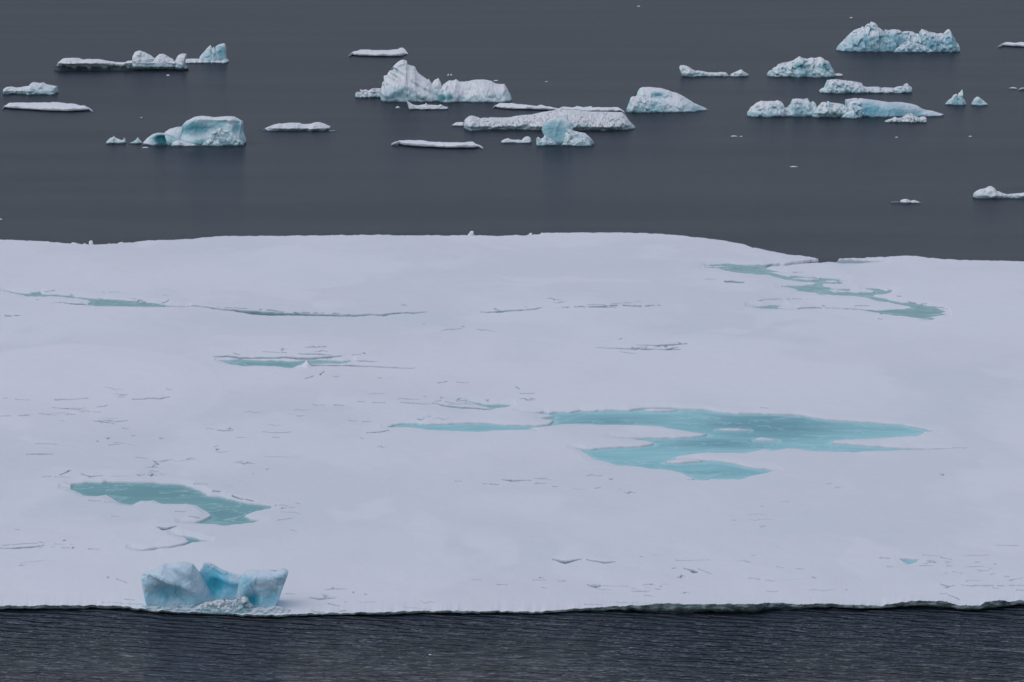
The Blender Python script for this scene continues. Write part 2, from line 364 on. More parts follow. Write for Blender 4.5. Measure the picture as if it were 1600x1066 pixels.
# gentle relief of the snow
und = .05 * (noise2(x / 9, y / 14, 31) + 1) + .035 * (noise2((x + .8 * y) / 5, (y - .3 * x) / 16, 35) + 1) * .7 + .022 * (noise2(x / 3.1, y / 6, 32) + 1) + .008 * noise2(x / .9, y / 1.6, 33)
md = np.hypot((u - 130) / 230, (v - 612) / 74) + .05 * noise2(x * .12, y * .08, 51); und += .10 * smooth(1.0, .7, md); pale_snow = .9 * smooth(1.02, .93, md) * smooth(700, 600, v)
wx = x + 2.2 * noise2(x / 3, y / 5, 53) + .8 * noise2(x / .9, y / 1.5, 57); wy = y + 4 * noise2(x / 4, y / 6, 56) + 1.2 * noise2(x / 1.1, y / 1.6, 58)
pale_snow = np.maximum(pale_snow, .75 * smooth(-.15, .75, noise2(wx / 15, wy / 24, 52) + .5 * noise2(wx / 5, wy / 8, 59)))
pale_snow = np.maximum(pale_snow, .55 * smooth(.0, .7, noise2(wx / 3.2 + wy / 20, wy / 6, 55)))
md = np.hypot((u - 400) / 190, (v - 436) / 20) + .1 * noise2(x * .2, y * .1, 54); pale_snow = np.maximum(pale_snow, .6 * smooth(1., .9, md))
md = np.hypot((u - 40) / 200, (v - 905) / 30); und += .06 * smooth(1.0, .4, md)
fade_f = smooth(0, .03, np.repeat(sr[:, None], len(ucols), 1).ravel())
und *= .25 + .75 * smooth(955, 905, v)
z = Z0 - .03 + und
pondsd = []
def carve(pts, isl=(), depth=.30, width=3.6, keep=True, grow=0.0):
    global z
    m, s = sd_poly(pts); s = s - grow
    for q in isl:
        mi, si = sd_poly(q)
        full = np.full(len(x), 99.0); full[mi] = si
        s = np.maximum(s, -full[m])
    zz = z[m]
    flat = Z0 + (zz - Z0) * smooth(0, 14, s) 
    flat = flat + .014 * smooth(9, 1.5, s) * (s > 0)
    z[m] = flat - depth * smooth(.9, -width, s)
    ice[m] = np.maximum(ice[m], smooth(.8, -1.0, s) * .66)
    if keep: pondsd.append((m, s))
    return m, s
P_SPECS = [
 ("POND_BIG", POND_BIG, POND_BIG_ISL, "long turquoise melt pond with forked arms right of the floe's centre", [(1200,664,110,22,.75),(1130,690,90,10,.55),(960,655,90,8,.5),(1130,735,70,9,.2),(690,668,60,5,.05)], 0),
 ("POND_LOW", POND_LOW, (), "grey-green melt pond above and left of the stranded ice blocks", [(250,768,110,12,.45),(350,805,50,12,.5)], .6),
 ("POND_UL", POND_UL, (), "thin green melt pond at the upper left of the floe", [(170,474,60,6,.5)], .8),
 ("POND_MID", POND_MID, (), "narrow teal melt pond beside a small pointed snow hummock", [(430,568,90,6,.55)], .45),
 ("POND_UR", POND_UR, POND_UR_ISL, "winding green melt channel running from the far edge of the floe", [(1170,420,60,8,.6),(1440,487,50,10,.35)], .8),
 ("POND_SM", POND_SM, (), "tiny green melt puddle left of the winding channel's end", [], .6),
 ("POND_CR", POND_CR, (), "short teal melt sliver just above the long turquoise pond", [(770,634,40,5,.4)], .3),
 ("POND_LEAD", POND_LEAD, (), "curved dark melt crack just above the stranded ice blocks", [(300,846,60,8,.7)], .4),
 ("POND_TUB", POND_TUB, (), "small pale teal puddle near the right end of the floe's near edge", [], 0)]
ponds = []
for nm, pts, isl, lab, blobs, grey in P_SPECS:
    m, s = carve(pts, isl, grow=1.5 if grey in (.8, .45, .3, .65) else .4); ponds.append((m, s, lab, blobs, grey))
carve(CHANNEL, (), depth=1.0, width=1.5, keep=False)
carve(GREY, (), depth=.10, width=1.0, keep=False)

rng = np.random.RandomState(7)
LINES = [ # points, width px, broken
 ([(322,481),(340,484),(357,486),(372,488),(395,490),(420,492),(450,493),(480,494),(520,495),(560,495),(580,493.5),(600,495),(610,493),(625,491),(650,491.5),(668,489)],
  [1,1.6,2,3.5,5.5,6,5,3.5,2.5,2,2,2.4,2.4,1.8,1.6,.5], 0),
 ([(285,478.5),(310,480),(325,481.5)],1.2,0),([(340,481.5),(380,484),(420,487),(460,490),(520,492),(545,493)],1.1,.4),([(95,474),(105,476),(125,476.5),(150,477)],1.8,0),
 ([(0,494),(15,495),(37,494.5)],1.8,.2),([(70,456),(85,455)],1,0),([(160,458),(185,457.5)],.8,.3),([(180,466),(215,467.5)],.8,.4),([(255,474),(262,471)],1.6,0),
 ([(335,559),(360,558.5),(375,560),(420,560.5),(445,559.5),(480,561),(510,560),(535,559)],1.8,0),([(467,555),(500,556),(517,557.5)],2.2,0),([(410,551),(448,552)],1.5,0),
 ([(484,572),(510,572.5),(545,573.5),(580,574.5),(600,576),(650,577.5)],[3,2.4,2,1.4,1.3,.4],0),([(550,557),(566,556)],1,0),([(570,554),(573,555)],3,0),([(478,594),(492,589)],1.3,0),
 ([(502,588),(508,582)],1.3,0),([(365,554),(375,556.5)],2,0),([(548,566),(570,566),(590,567)],1.2,0),
 ([(1178,474),(1200,470),(1230,469),(1260,468.5)],.9,.3),([(1215,482),(1255,482.5),(1300,483),(1345,484)],1.4,.1),([(1132,441),(1145,440.8),(1162,442)],[1.2,3,1],0),
 ([(1100,437),(1118,437.5)],.8,0),([(1240,427),(1255,426)],1.4,0),([(1300,443),(1335,445)],1.2,.4),([(1402,464.5),(1408,464.5)],1.3,0),([(1420,472),(1450,475)],1.4,.3),([(1455,478),(1478,483)],1.4,.3),
 ([(678,632),(700,636),(720,638.5),(745,639),(765,640),(775,638)],2.2,0),([(683,629),(690,627)],1.2,0),([(700,629),(712,631)],1.2,0),([(715,628),(730,627)],1.2,0),([(705,633),(722,632)],1.3,0),([(725,631),(735,633)],1.3,0),
 ([(9,627),(14,627)],1.2,0),([(26,628),(46,629.5)],1.4,0),([(88,629),(104,628.5)],3,0),([(105,629),(137,627)],1.2,0),([(187,623),(199,622.5)],2.6,0),([(186,626),(193,626)],1.4,0),
 ([(207,630),(240,628),(250,628.5),(265,625)],1.4,0),([(261,614),(267,615)],1.7,0),([(83,641),(105,643),(127,645)],1.5,0),([(33,656),(44,655)],1.9,0),([(0,656),(18,655)],1.2,0),
 ([(42,711),(65,711.5),(82,711)],2,0),([(325,672),(335,673)],1.2,0),([(340,675),(350,676),(364,675)],1.8,0),([(172,698.5),(187,697)],1.2,0),([(240,723),(248,727)],1.5,0),([(213,717),(230,719)],1,0),
 ([(58,696),(90,696.5)],1,0),([(135,648),(160,649)],1,.2),([(547,658.5),(557,659.5)],1.6,0),([(560,660.5),(600,660)],.9,.3),([(575,677.5),(595,676),(607,673.5)],1.5,0),([(525,635),(540,636)],2,0),
 ([(487,634.5),(525,635.5)],1,.2),([(560,630),(570,630)],1.7,0),([(585,631),(602,631)],1.4,0),([(628,631),(645,632),(675,633.5)],1.6,0),([(687,601),(700,599)],2,0),([(716,600),(730,600.5)],2,0),
 ([(815,617.5),(835,617)],1.4,0),([(807,607),(812,610)],1.6,0),([(410,677),(430,678),(455,676)],.9,0),([(425,685),(435,685.5)],1.5,0),
 ([(787,752),(800,752.5),(802,753.5),(828,753)],[1,2.4,2,.6],0),([(768,759),(780,759)],2.1,0),([(757,758.5),(763,759)],1.8,0),([(713,753),(722,753.5)],1.4,0),([(838,757.5),(850,758)],1.4,0),([(930,765),(940,764)],1.2,0),
 ([(750,488.5),(785,487.5),(820,485),(845,482)],1.9,0),([(772,483),(782,486)],1.7,0),([(820,480),(840,481)],1,.3),([(862,481),(910,480.5),(935,480),(960,479),(1000,480),(1038,478.5)],1.5,.1),
 ([(935,481),(965,481.5)],1.4,0),([(955,476.5),(985,475)],1,0),([(945,544.5),(975,546),(1000,547),(1040,547),(1062,547)],1.5,0),([(998,540.5),(1025,541),(1050,540),(1074,538)],1.7,0),([(1035,547),(1050,545),(1060,544)],1.6,0),
 ([(932,544),(942,544)],1,0),([(965,531),(972,529)],1,0),
 ([(0,858),(25,858),(50,857),(70,854.5)],2.4,0),([(5,853),(40,851),(70,851)],1.1,.3),([(85,852),(115,854)],1.3,.3),([(97,858.5),(108,859)],2,0),([(138,860.5),(155,861)],2.5,0),([(185,908),(200,913)],1.8,0),
 ([(195,937),(212,938)],1.7,0),([(160,941),(225,944)],1,0),([(27,828),(33,829)],1.4,0),([(245,826),(255,829),(262,828.5),(277,825)],[.6,4.5,3,.6],0),([(94,744),(108,737),(112,736)],1.2,0),([(68,747),(80,746)],1.6,0),
 ([(88,747),(110,748)],1.2,0),([(126,743),(140,747),(158,745)],1.6,0),([(140,784),(158,785)],1.6,0),([(166,787),(180,788)],1.8,0),([(190,789),(205,790)],2,0),([(275,803),(290,803)],1.6,0),([(298,810),(312,811)],1.8,0),
 ([(305,758),(326,759)],1.5,0),([(330,769),(350,770),(375,780),(410,786)],1.5,.2),([(240,722),(262,727)],1,.2),([(430,790),(450,791)],1.2,0),([(434,814),(455,811)],1.2,0),([(176,809),(186,810)],1.2,0),([(457,829),(464,831)],1.2,0),
 ([(448,929),(460,929)],1.6,0),([(485,934.5),(500,936.5),(522,935)],1.7,0),([(513,943),(530,946)],2.2,0),([(533,952),(540,951.5)],1.8,0),([(488,953),(506,955)],1.6,.1),([(778,915),(792,915)],2,0),([(737,908),(750,909)],1.2,0),
 ([(538,940),(585,941)],1,.3),([(866,876),(885,880),(908,875)],[1,3.5,.8],0),([(918,876),(945,881),(960,880)],[.8,2.8,.8],0),([(832,907),(852,907)],1.2,0),([(848,919),(855,920)],1.6,0),([(920,915.5),(930,918),(939,917)],[1,3.4,1],0),
 ([(945,917),(985,917.5)],.8,0),([(1058,878),(1072,878)],1.7,0),([(1072,878),(1110,876)],.9,0),([(1050,891),(1057,890)],1.6,0),([(1070,890),(1080,893),(1086,896)],[1,2.2,3.2],0),([(1090,891),(1112,899)],1.3,0),
 ([(1167,878),(1174,880)],1.8,0),([(1172,905),(1190,907)],1.7,0),([(915,944.5),(940,946)],2.4,0),([(990,943),(1020,945)],1.4,0),([(1375,873),(1390,873.5)],3.2,0),([(1388,886),(1396,887)],1.8,0),([(1440,884),(1458,884.5)],1.7,0),
 ([(1470,872),(1486,875)],1.8,0),([(1440,869),(1465,870)],1,.2),([(1470,914),(1480,917),(1490,917)],1.5,0),([(1481,920),(1492,916)],1.9,0),([(1473,929),(1482,929)],2,0),([(1484,931),(1495,935),(1499,938)],1.8,0),
 ([(1500,915),(1520,917),(1600,916)],1.2,.1),([(1588,922),(1600,923)],2.2,0),([(1215,887),(1223,888)],1.6,0),([(1552,920),(1558,921)],2.2,0),([(1200,908),(1210,910)],1.4,0),([(1200,926),(1216,926.5)],1.4,0),
 ([(1490,894),(1495,895)],2,0),([(1480,885),(1488,885)],1.2,0),([(1190,638),(1200,638.5)],1.2,0),([(1430,700.7),(1510,701.8)],1.1,0),([(1556,855),(1590,856)],1,0)]
for i, (pts, w, br) in enumerate(LINES):
    m, s = sd_line(pts, w, br, i % 11)
    z[m] -= .13 * smooth(.9, -1.0, s) * (ice[m] < .5)
    ice[m] = np.maximum(ice[m], smooth(1.35, -.6, s))
# faint scuffs and drifts in loose clusters, more of them near the ponds and the near edge
CL = [(250,740,160,18,26),(430,800,60,16,10),(60,850,110,12,14),(150,660,150,30,22),(350,700,110,26,16),(640,655,110,14,10),(760,620,120,14,10),(480,690,150,40,14),(800,760,160,20,10),(560,930,120,22,14),
      (930,915,160,26,20),(1150,900,130,34,16),(1500,900,120,34,30),(1440,490,60,14,10),(1240,460,120,16,12),(1040,545,80,14,10),(480,550,130,12,12),(170,465,150,14,10),(900,478,160,8,8),(700,500,300,30,8),
      (1150,830,300,60,12),(600,600,260,30,8),(1300,800,240,60,8),(100,900,140,24,10)]
for cx, cy, rx, ry, n in CL:
    n = int(n * .7); kx, ky = rng.normal(0, .5, 4), rng.normal(0, .5, 4)
    for k in range(n):
        q_ = k % 4; px, py = cx + (kx[q_] + rng.normal(0, .2)) * rx, cy + (ky[q_] + rng.normal(0, .22)) * ry
        L = rng.uniform(1.5, 6) if rng.rand() < .6 else rng.uniform(6, 20); dy = rng.normal(0, .09) * L
        w = rng.uniform(.5, 1.3)
        if py > 950 or py < 420: continue
        m, s = sd_line([(px - L, py - dy), (px - .4 * L, py + rng.normal(0, .9)), (px + rng.uniform(0, .4) * L, py + rng.normal(0, .9)), (px + L, py + dy)], w, .0)
        dk = rng.uniform(.25, .8)
        z[m] -= .09 * dk * smooth(.9, -1.0, s) * (ice[m] < .5)
        ice[m] = np.maximum(ice[m], dk * smooth(1.2, -.7, s))
# pointed hummock by the mid pond
md = np.hypot((u - 480) / 9, (v - 572.5) / 5.5); z += .34 * np.clip(1 - md, 0, 1) ** 1.3

# build the sheet with its near face, far face and skirts
nC = len(ucols)
Zg = z.reshape(NR, nC)
k = np.exp(-np.arange(NR) / 12.0)[:, None]
Zg = Zg + (ztop - Z0)[None, :] * k * (Zg > Z0 - .08)
ICE = ice.reshape(NR, nC); FACE = np.zeros_like(Zg)
rk = fbm3(X[:14], Y[:14], 0 * X[:14], 61, 3)
Zg[:14] += .045 * rk * k[:14]
# front face rows (bottom first)
prof = [(-.45, .30), (-.12, .34), (.0, .40), (.08, .34), (.20, .18), (.38, .04), (.55, -.02), (.80, -.015), (.96, .0)]
xb, yb = X[0], Y[0]; zt = Zg[0]
hh = np.array([p[0] for p in prof]); rr = np.array([p[1] for p in prof]); h2 = np.concatenate([[-.45, -.12], np.linspace(0, .97, 18)])
prof = list(zip(h2, np.interp(h2, hh, rr)))
rows = []
for h, rec in prof:
    zz = np.where(h <= 0, h, h * zt)
    jn = fbm3(xb * 3.2, 0 * xb, zz * 8, 71, 4) + .9 * facet3(xb * 2.4, 0 * xb + .5, zz * 5.5, 73)
    jl = noise2(xb * .6, 0 * xb, 72)
    yy = yb + rec * (1 + .5 * jl) - .06 * jn * (1 if h < .9 else .4)
    rows.append((xb, yy, zz + .02 * jn * (h > 0)))
Xf = np.stack([r[0] for r in rows]); Yf = np.stack([r[1] for r in rows]); Zf = np.stack([r[2] for r in rows])
backrows = [(.05, -.02), (.0, -.45)]
Xk = np.stack([X[-1]] * 2); Yk = np.stack([Y[-1] + .05, Y[-1] + .02]); Zk = np.stack([np.full(nC, .02), np.full(nC, -.45)])
XX = np.vstack([Xf, X, Xk]); YY = np.vstack([Yf, Y, Yk]); ZZ = np.vstack([Zf, Zg, Zk])
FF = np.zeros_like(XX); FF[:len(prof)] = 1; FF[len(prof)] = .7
ZZ[:, 0] = -.45; ZZ[:, -1] = -.45
II = np.vstack([np.zeros_like(Xf), ICE, np.ones_like(Xk) * .6])
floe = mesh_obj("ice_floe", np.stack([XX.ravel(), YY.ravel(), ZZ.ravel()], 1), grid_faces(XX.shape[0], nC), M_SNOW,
                attrs={"ice": II, "face": FF, "pale_snow": np.vstack([np.zeros_like(Xf), pale_snow.reshape(NR, nC), np.zeros_like(Xk)])})
tag(floe, "vast flat snow-covered ice floe with turquoise melt ponds spanning the whole photo", "ice floe")

# melt water sheets: cut from the same grid, level, just under the snow rim
gf = grid_faces(NR, nC)
for m, s, lab, blobs, grey in ponds:
    full = np.full(len(x), 99.0); full[m] = s
    keepf = (full[gf].min(1) < 3.5)
    f = gf[keepf]; ids = np.unique(f); remap = np.full(len(x), -1); remap[ids] = np.arange(len(ids))
    dd = np.zeros(len(ids))
    for bx, by, rx, ry, st in blobs:
        dd = np.maximum(dd, st * np.exp(-((u[ids] - bx) / rx) ** 2 - ((v[ids] - by) / ry) ** 2))
    dd += .32 * smooth(0, -14, full[ids])
    p = mesh_obj("melt_pond", np.stack([x[ids], y[ids], np.full(len(ids), Z0 - (.06 if grey in (.8, .45, .3, .65) else .09))], 1), remap[f], M_POND, floe,
                 attrs={"deep": dd, "grey": np.full(len(ids), grey), "shore": (.9 if grey < .3 else .35) * smooth(-11, 2, full[ids])})
    p["label"] = lab

# ------------------------------------------------------------------ icebergs
def resample(pts, n, zw=.6):
    P = np.array(pts, float)
    seg = np.hypot(np.diff(P[:, 0]), zw * np.diff(P[:, 1])) + 1e-6
    s = np.concatenate([[0], np.cumsum(seg)])
    t = np.linspace(0, s[-1], n)
    return np.interp(t, s, P[:, 0]), np.interp(t, s, P[:, 1]), t / s[-1]
def block(pts, base, D, e=2.2, lean=0.0, zb=0.0, amp=.06, off=0.0, seed=1, under=None, blue=(), taper=.45, freq=1.0, facet=1.0, nr=56, dens=1.0, bulge=(), wet_shade_h=.18, fine=1.0, cav=.62, bx=None, groove=None, zd=.45):
    """one mass of ice: its skyline rises from the waterline 'base' (photo row), its sections across are rounded blocks of half depth D metres"""
    P = np.array(pts, float); wpx = P[:, 0].max() - P[:, 0].min()
    n = int(np.clip(wpx * 1.7 * dens, 26, 330))
    uu, vv, s = resample(pts, n)
    _, Yf = ground(800, base, zb); Y0 = float(Yf) + D + off
    Xt, Zt = at_depth(uu, vv, Y0)
    Zt = np.maximum(Zt, zb + .02)
    dx = np.abs(np.diff(Xt)) + .12 * np.abs(np.diff(Zt)); c = np.concatenate([[0], np.cumsum(dx)]); c /= c[-1]
    Xb = Xt[0] + (Xt[-1] - Xt[0]) * (.55 * c + .45 * np.clip((Xt - Xt[0]) / (Xt[-1] - Xt[0]), 0, 1))
    if bx:
        xa, xb_ = [float(at_depth(q, base, Y0)[0]) for q in bx]
        Xb = xa + (Xb - Xt[0]) / (Xt[-1] - Xt[0]) * (xb_ - xa)
    zbot = zb - zd
    H = Zt - zb; Hm = H.max()
    Dl = D * (taper + (1 - taper) * (H / Hm) ** .5) * np.clip(np.minimum(c, 1 - c) / .05 + .12, 0, 1) ** .6
    Dl = Dl * (1 + .22 * noise2(Xt * 1.3 / max(Hm, .5), 0 * Xt, seed + 90))
    a = np.linspace(.0, math.pi, nr)
    ca, sa = np.cos(a), np.sin(a)
    gy = -np.sign(ca) * np.abs(ca) ** (2 / e); gh = np.abs(sa) ** (2 / e)
    GH, GY = gh[:, None], gy[:, None]
    Xm = Xb[None] + (Xt - Xb)[None] * GH
    Zm = zbot + (Zt - zbot)[None] * GH
    Ym = Y0 + Dl[None] * GY + lean * Hm * GH * (H / Hm)[None]
    if under:
        hf, ins = under
        q = np.clip((Zm - zb) / (hf * Hm), 0, 1)
        Ym = np.where(GY < 0, Ym + ins * Dl[None] * (1 - q ** 2.5), Ym)
    if bulge:
        ub, vbb = project(Xm, Ym, Zm)
        for bx, by, rx, ry, ang, am in bulge:
            q = math.radians(ang); du_ = ub - bx; dv_ = vbb - by
            e1 = (du_ * math.cos(q) + dv_ * math.sin(q)) / rx; e2 = (-du_ * math.sin(q) + dv_ * math.cos(q)) / ry
            Ym = np.where(GY < .15, Ym - am * np.exp(-(e1 ** 2 + e2 ** 2) ** 1.3), Ym)
    # rugged surface
    sc_ = freq / max(Hm, .3)
    A = amp * Hm
    gx = fbm3(Xm * 2.6 * sc_, Ym * 1.6 * sc_, Zm * 2.6 * sc_, seed, 5)
    gz = fbm3(Xm * 2.6 * sc_ + 31, Ym * 1.6 * sc_, Zm * 2.6 * sc_, seed + 50, 5)
    fy = facet3(Xm * 3.2 * sc_, Ym * 1.2 * sc_, Zm * 3.2 * sc_, seed) * facet
    fy2 = facet3(Xm * 8 * sc_, Ym * 3 * sc_, Zm * 8 * sc_, seed + 20) * facet
    rdg = 1 - 2 * np.abs(fbm3(Xm * 3.4 * sc_, Ym * 1.3 * sc_, Zm * 4.4 * sc_, seed + 77, 4))
    kk = np.clip((Zm - zb) / (.12 * Hm), .25, 1)
    crest = 1 - .75 * np.exp(-((a - math.pi / 2) / .35) ** 2)[:, None]
    gro = 0
    if groove:
        q = math.radians(groove[0]); gc = -Xm * math.sin(q) + Zm * math.cos(q); ga = Xm * math.cos(q) + Zm * math.sin(q)
        gro = groove[2] * (1 - 2 * np.abs(noise3(ga * groove[1] * .16, Ym * .1, gc * groove[1], seed + 9)))
    hollow = 1.3 * fy + .25 * fy2 + .6 * rdg + 1.2 * gx + gro
    Ym = Ym + np.where(GY < 0, -1, 1) * (A * (gro + 1.5 * fy + .38 * fine * fy2 + .65 * rdg + .9 * gx) * kk)
    Xm = Xm + A * .45 * gx * kk * crest
    Zm = Zm + A * (.55 * gz + .22 * fy2) * kk * crest
    # colour marks
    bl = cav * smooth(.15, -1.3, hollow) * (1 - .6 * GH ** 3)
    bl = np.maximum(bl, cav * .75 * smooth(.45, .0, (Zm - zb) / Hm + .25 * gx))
    t = Ym; up_, vp_ = project(Xm, Ym, Zm)
    for bx, by, rx, ry, st in blue:
        bl = np.maximum(bl, st * np.exp(-(((up_ - bx) / rx) ** 2 + ((vp_ - by) / ry) ** 2) ** 1.5))
    wet_shade = smooth(wet_shade_h, wet_shade_h * .5, (Zm - zb) + wet_shade_h * .5 * noise3(Xm * 1.3, Ym * .5, Zm * 2, seed + 3)) * .9
    V = np.stack([Xm, Ym, Zm], -1).reshape(-1, 3)
    F = grid_faces(nr, n)[:, ::-1]
    cap0 = None
    return V, F, bl.ravel(), wet_shade.ravel()
def project(X, Y, Z):
    dz = Z - CAM_H
    f = Y * CA - dz * SA; yu = Y * SA + dz * CA
    return 800 + FPX * X / f, 533 - FPX * yu / f
def join(parts):
    Vs, Fs, Bs, Ws, off = [], [], [], [], 0
    for V, F, b, w in parts:
        Vs.append(V); Fs.append(F + off); Bs.append(b); Ws.append(w); off += len(V)
    return np.vstack(Vs), np.vstack(Fs), np.concatenate(Bs), np.concatenate(Ws)
def recentre(o):
    me = o.data; n = len(me.vertices); co = np.empty(n * 3, np.float32); me.vertices.foreach_get("co", co); co = co.reshape(-1, 3)
    c = np.array([(co[:, 0].min() + co[:, 0].max()) / 2, (co[:, 1].min() + co[:, 1].max()) / 2, 0], np.float32)
    co -= c; me.vertices.foreach_set("co", co.ravel()); o.location = c.tolist(); me.update()
def berg(name, label, cat, blocks, mat, group=None, base=None, **kw):
    ps = []
    for i, b in enumerate(blocks):
        a = dict(kw); a.update(b[1] if len(b) > 1 else {})
        if base is not None: a.setdefault('base', base)
        a.setdefault('seed', sum(map(ord, label)) % 900 + i * 13)
        ps.append(block(b[0], **a))
    V, F, B, W = join(ps)
    o = mesh_obj(name, V, F, mat, attrs={"blue": B, "wet_shade": W}); recentre(o)
    tag(o, label, cat, group); return o

def slab(name, label, cat, back, front, thick=.35, mat=None, group=None, z0=0.0, seed=3, rough=.05, under=.25):
    u0 = max(back[0][0], front[0][0]); u1 = min(back[-1][0], front[-1][0])
    n = int(np.clip((u1 - u0) * 1.5, 16, 300)); nr = 16
    uu = np.linspace(u0, u1, n); vb_, vf_ = curve(back, uu), curve(front, uu)
    vf_ = np.maximum(vf_ - thick * .72 * FPX / (CAM_H * FPX / (vf_ + 200)), vb_ + .25)      # the face takes the last pixels
    w = np.minimum(uu - u0, u1 - uu) / (u1 - u0); ed = np.clip(w / .09, 0, 1) ** .6
    mid = (vb_ + vf_) / 2; vb_ = mid + (vb_ - mid) * (.15 + .85 * ed); vf_ = mid + (vf_ - mid) * (.15 + .85 * ed)
    t = np.linspace(0, 1, nr)[:, None]
    Ug = np.repeat(uu[None], nr, 0); Vg = vf_[None] + (vb_ - vf_)[None] * t
    Xg, Yg = ground(Ug, Vg, z0 + thick)
    Zg_ = z0 + thick * (.10 + .90 * ed)[None] + 0 * Xg
    nz = fbm3(Xg * .9, Yg * .6, 0 * Xg, seed, 4)
    Zg_ = Zg_ * (1 + .35 * nz) + thick * .25 * np.sin(t * math.pi)
    prof_ = [(-.5, .9 * under * 2, 1), (0.0, under * 2, 1), (.18, under, 0), (.5, .0, 0), (.85, 0, 0)]
    rowsX, rowsY, rowsZ = [], [], []
    for h, rec, _ in prof_:
        zz = (h * (Zg_[0] - z0) if h > 0 else np.full(n, h)) + z0
        jn = fbm3(Xg[0] * 2.2, zz * 3, 0 * zz, seed + 5, 3)
        rowsX.append(Xg[0]); rowsY.append(Yg[0] + rec * ed + .12 * jn * ed); rowsZ.append(zz)
    bX = [Xg[-1], Xg[-1]]; bY = [Yg[-1] + .1, Yg[-1]]; bZ = [Zg_[-1] * .4, np.full(n, -.5 + z0)]
    XX, YY, ZZ = (np.vstack([r1, g_, r2]) for r1, g_, r2 in ((rowsX, Xg, bX), (rowsY, Yg, bY), (rowsZ, Zg_, bZ)))
    ZZ[:, 0] = np.minimum(ZZ[:, 0], z0 - .05); ZZ[:, -1] = np.minimum(ZZ[:, -1], z0 - .05)
    wet_shade = np.zeros_like(XX); wet_shade[:2] = 1; wet_shade[2] = .9; wet_shade[3] = .15
    bl = np.zeros_like(XX)
    o = mesh_obj(name, np.stack([XX, YY, ZZ], -1).reshape(-1, 3), grid_faces(XX.shape[0], n), mat or M_SLAB, attrs={"blue": bl, "wet_shade": wet_shade})
    recentre(o); tag(o, label, cat, group); return o

# far left: long low berg with a dark hollow underneath and humps
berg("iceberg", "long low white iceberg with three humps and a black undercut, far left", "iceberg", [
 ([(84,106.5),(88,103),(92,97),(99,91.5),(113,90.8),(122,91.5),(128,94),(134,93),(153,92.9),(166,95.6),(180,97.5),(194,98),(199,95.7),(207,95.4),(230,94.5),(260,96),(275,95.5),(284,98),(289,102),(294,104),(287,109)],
  dict(D=3.6, e=2.6, under=(.66, .7), amp=.08, taper=.6, wet_shade_h=.85)),  # tall dark band paints the hollow's deep shadow onto the ice
 ([(206,104),(207,95),(207.7,87),(211,81.5),(217,79),(226,81.5),(236,87),(243,93),(250,104)], dict(D=1.6, e=1.9, off=.9, base=105, zb=.7, zd=.3, wet_shade_h=.01, amp=.06)),
 ([(238,104),(241,92),(249,84.5),(256,84.3),(262,88),(270,92.5),(278,104)], dict(D=1.5, e=1.7, off=.9, base=105, zb=.7, zd=.3, wet_shade_h=.01, amp=.05)),
 ([(275,104),(274.5,94),(276.5,89),(280,85.3),(285,83.6),(291.5,84.4),(290,91),(286,96),(288,104)], dict(D=1.2, off=.9, base=106, zb=.6, zd=.3, wet_shade_h=.01, amp=.05)),
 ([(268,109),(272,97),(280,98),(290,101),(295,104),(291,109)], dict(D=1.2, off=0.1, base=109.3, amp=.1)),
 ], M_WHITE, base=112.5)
berg("iceberg", "small pale blue iceberg with two upright fins, behind the black-undercut berg", "iceberg", [
 ([(286,97),(289,92.5),(300,92),(312,92.2),(325,93),(340,92.5),(355,92.2),(358,97.5)], dict(D=2.6, amp=.14)),
 ([(311.5,97),(312.5,88),(318,82),(324,75),(329,70),(332,75.5),(334,73),(338,79),(340.5,84),(342,97)], dict(D=1.6, e=1.8, off=1, amp=.04, blue=[(325,86,12,7,.45)])),
 ([(341,97),(340,85),(338,77),(336.5,73),(342,69.5),(350,67.5),(352.5,70),(353,80),(354,97)], dict(D=1.4, e=2.4, off=1.2, amp=.04, blue=[(346,82,9,14,.7)])),
 ], M_BERG, base=99.6)
berg("iceberg", "small blue and white iceberg at the left border, above a flat floe", "iceberg", [
 ([(6,147),(6.5,139),(9,136.7),(15,135.7),(24,137),(32,136.5),(38,135.2),(46,134.5),(48,131),(51,128.7),(56,129.4),(61,130.3),(67,129),(71,131.5),(76,133),(83,134.3),(88.5,135.3),(87,138),(88,147.5)],
  dict(D=2.6, e=2.3, amp=.1, under=(.3,.25), blue=[(70,140,20,10,.35)])),
 ([(40,148),(46,143),(58,138),(70,139.5),(80,142),(87,148)], dict(D=1, off=-.2, amp=.12, blue=[(66,145,20,8,.5)]))], M_BERG, base=148.7)
slab("ice_floe", "flat white floe with a pointed right end, at the left border", "ice floe",
 [(3,167.5),(8,163),(13,161),(25,160),(60,160),(90,160),(105,161.5),(120,163.5),(135,166.5),(145,170)], [(3,168),(15,169.5),(40,171),(80,173.5),(110,174),(135,172.5),(145,170.5)], .42)
slab("ice_floe", "thin flat white floe at top centre, above the tall white berg", "ice floe",
 [(544,84.3),(552,81.5),(560,79.3),(575,77.3),(590,78.3),(615,78.2),(622,76.5),(628,75.2),(633,75.2),(637.5,81)], [(544,85),(560,87),(590,88),(625,88),(637.5,84.5)], .5)
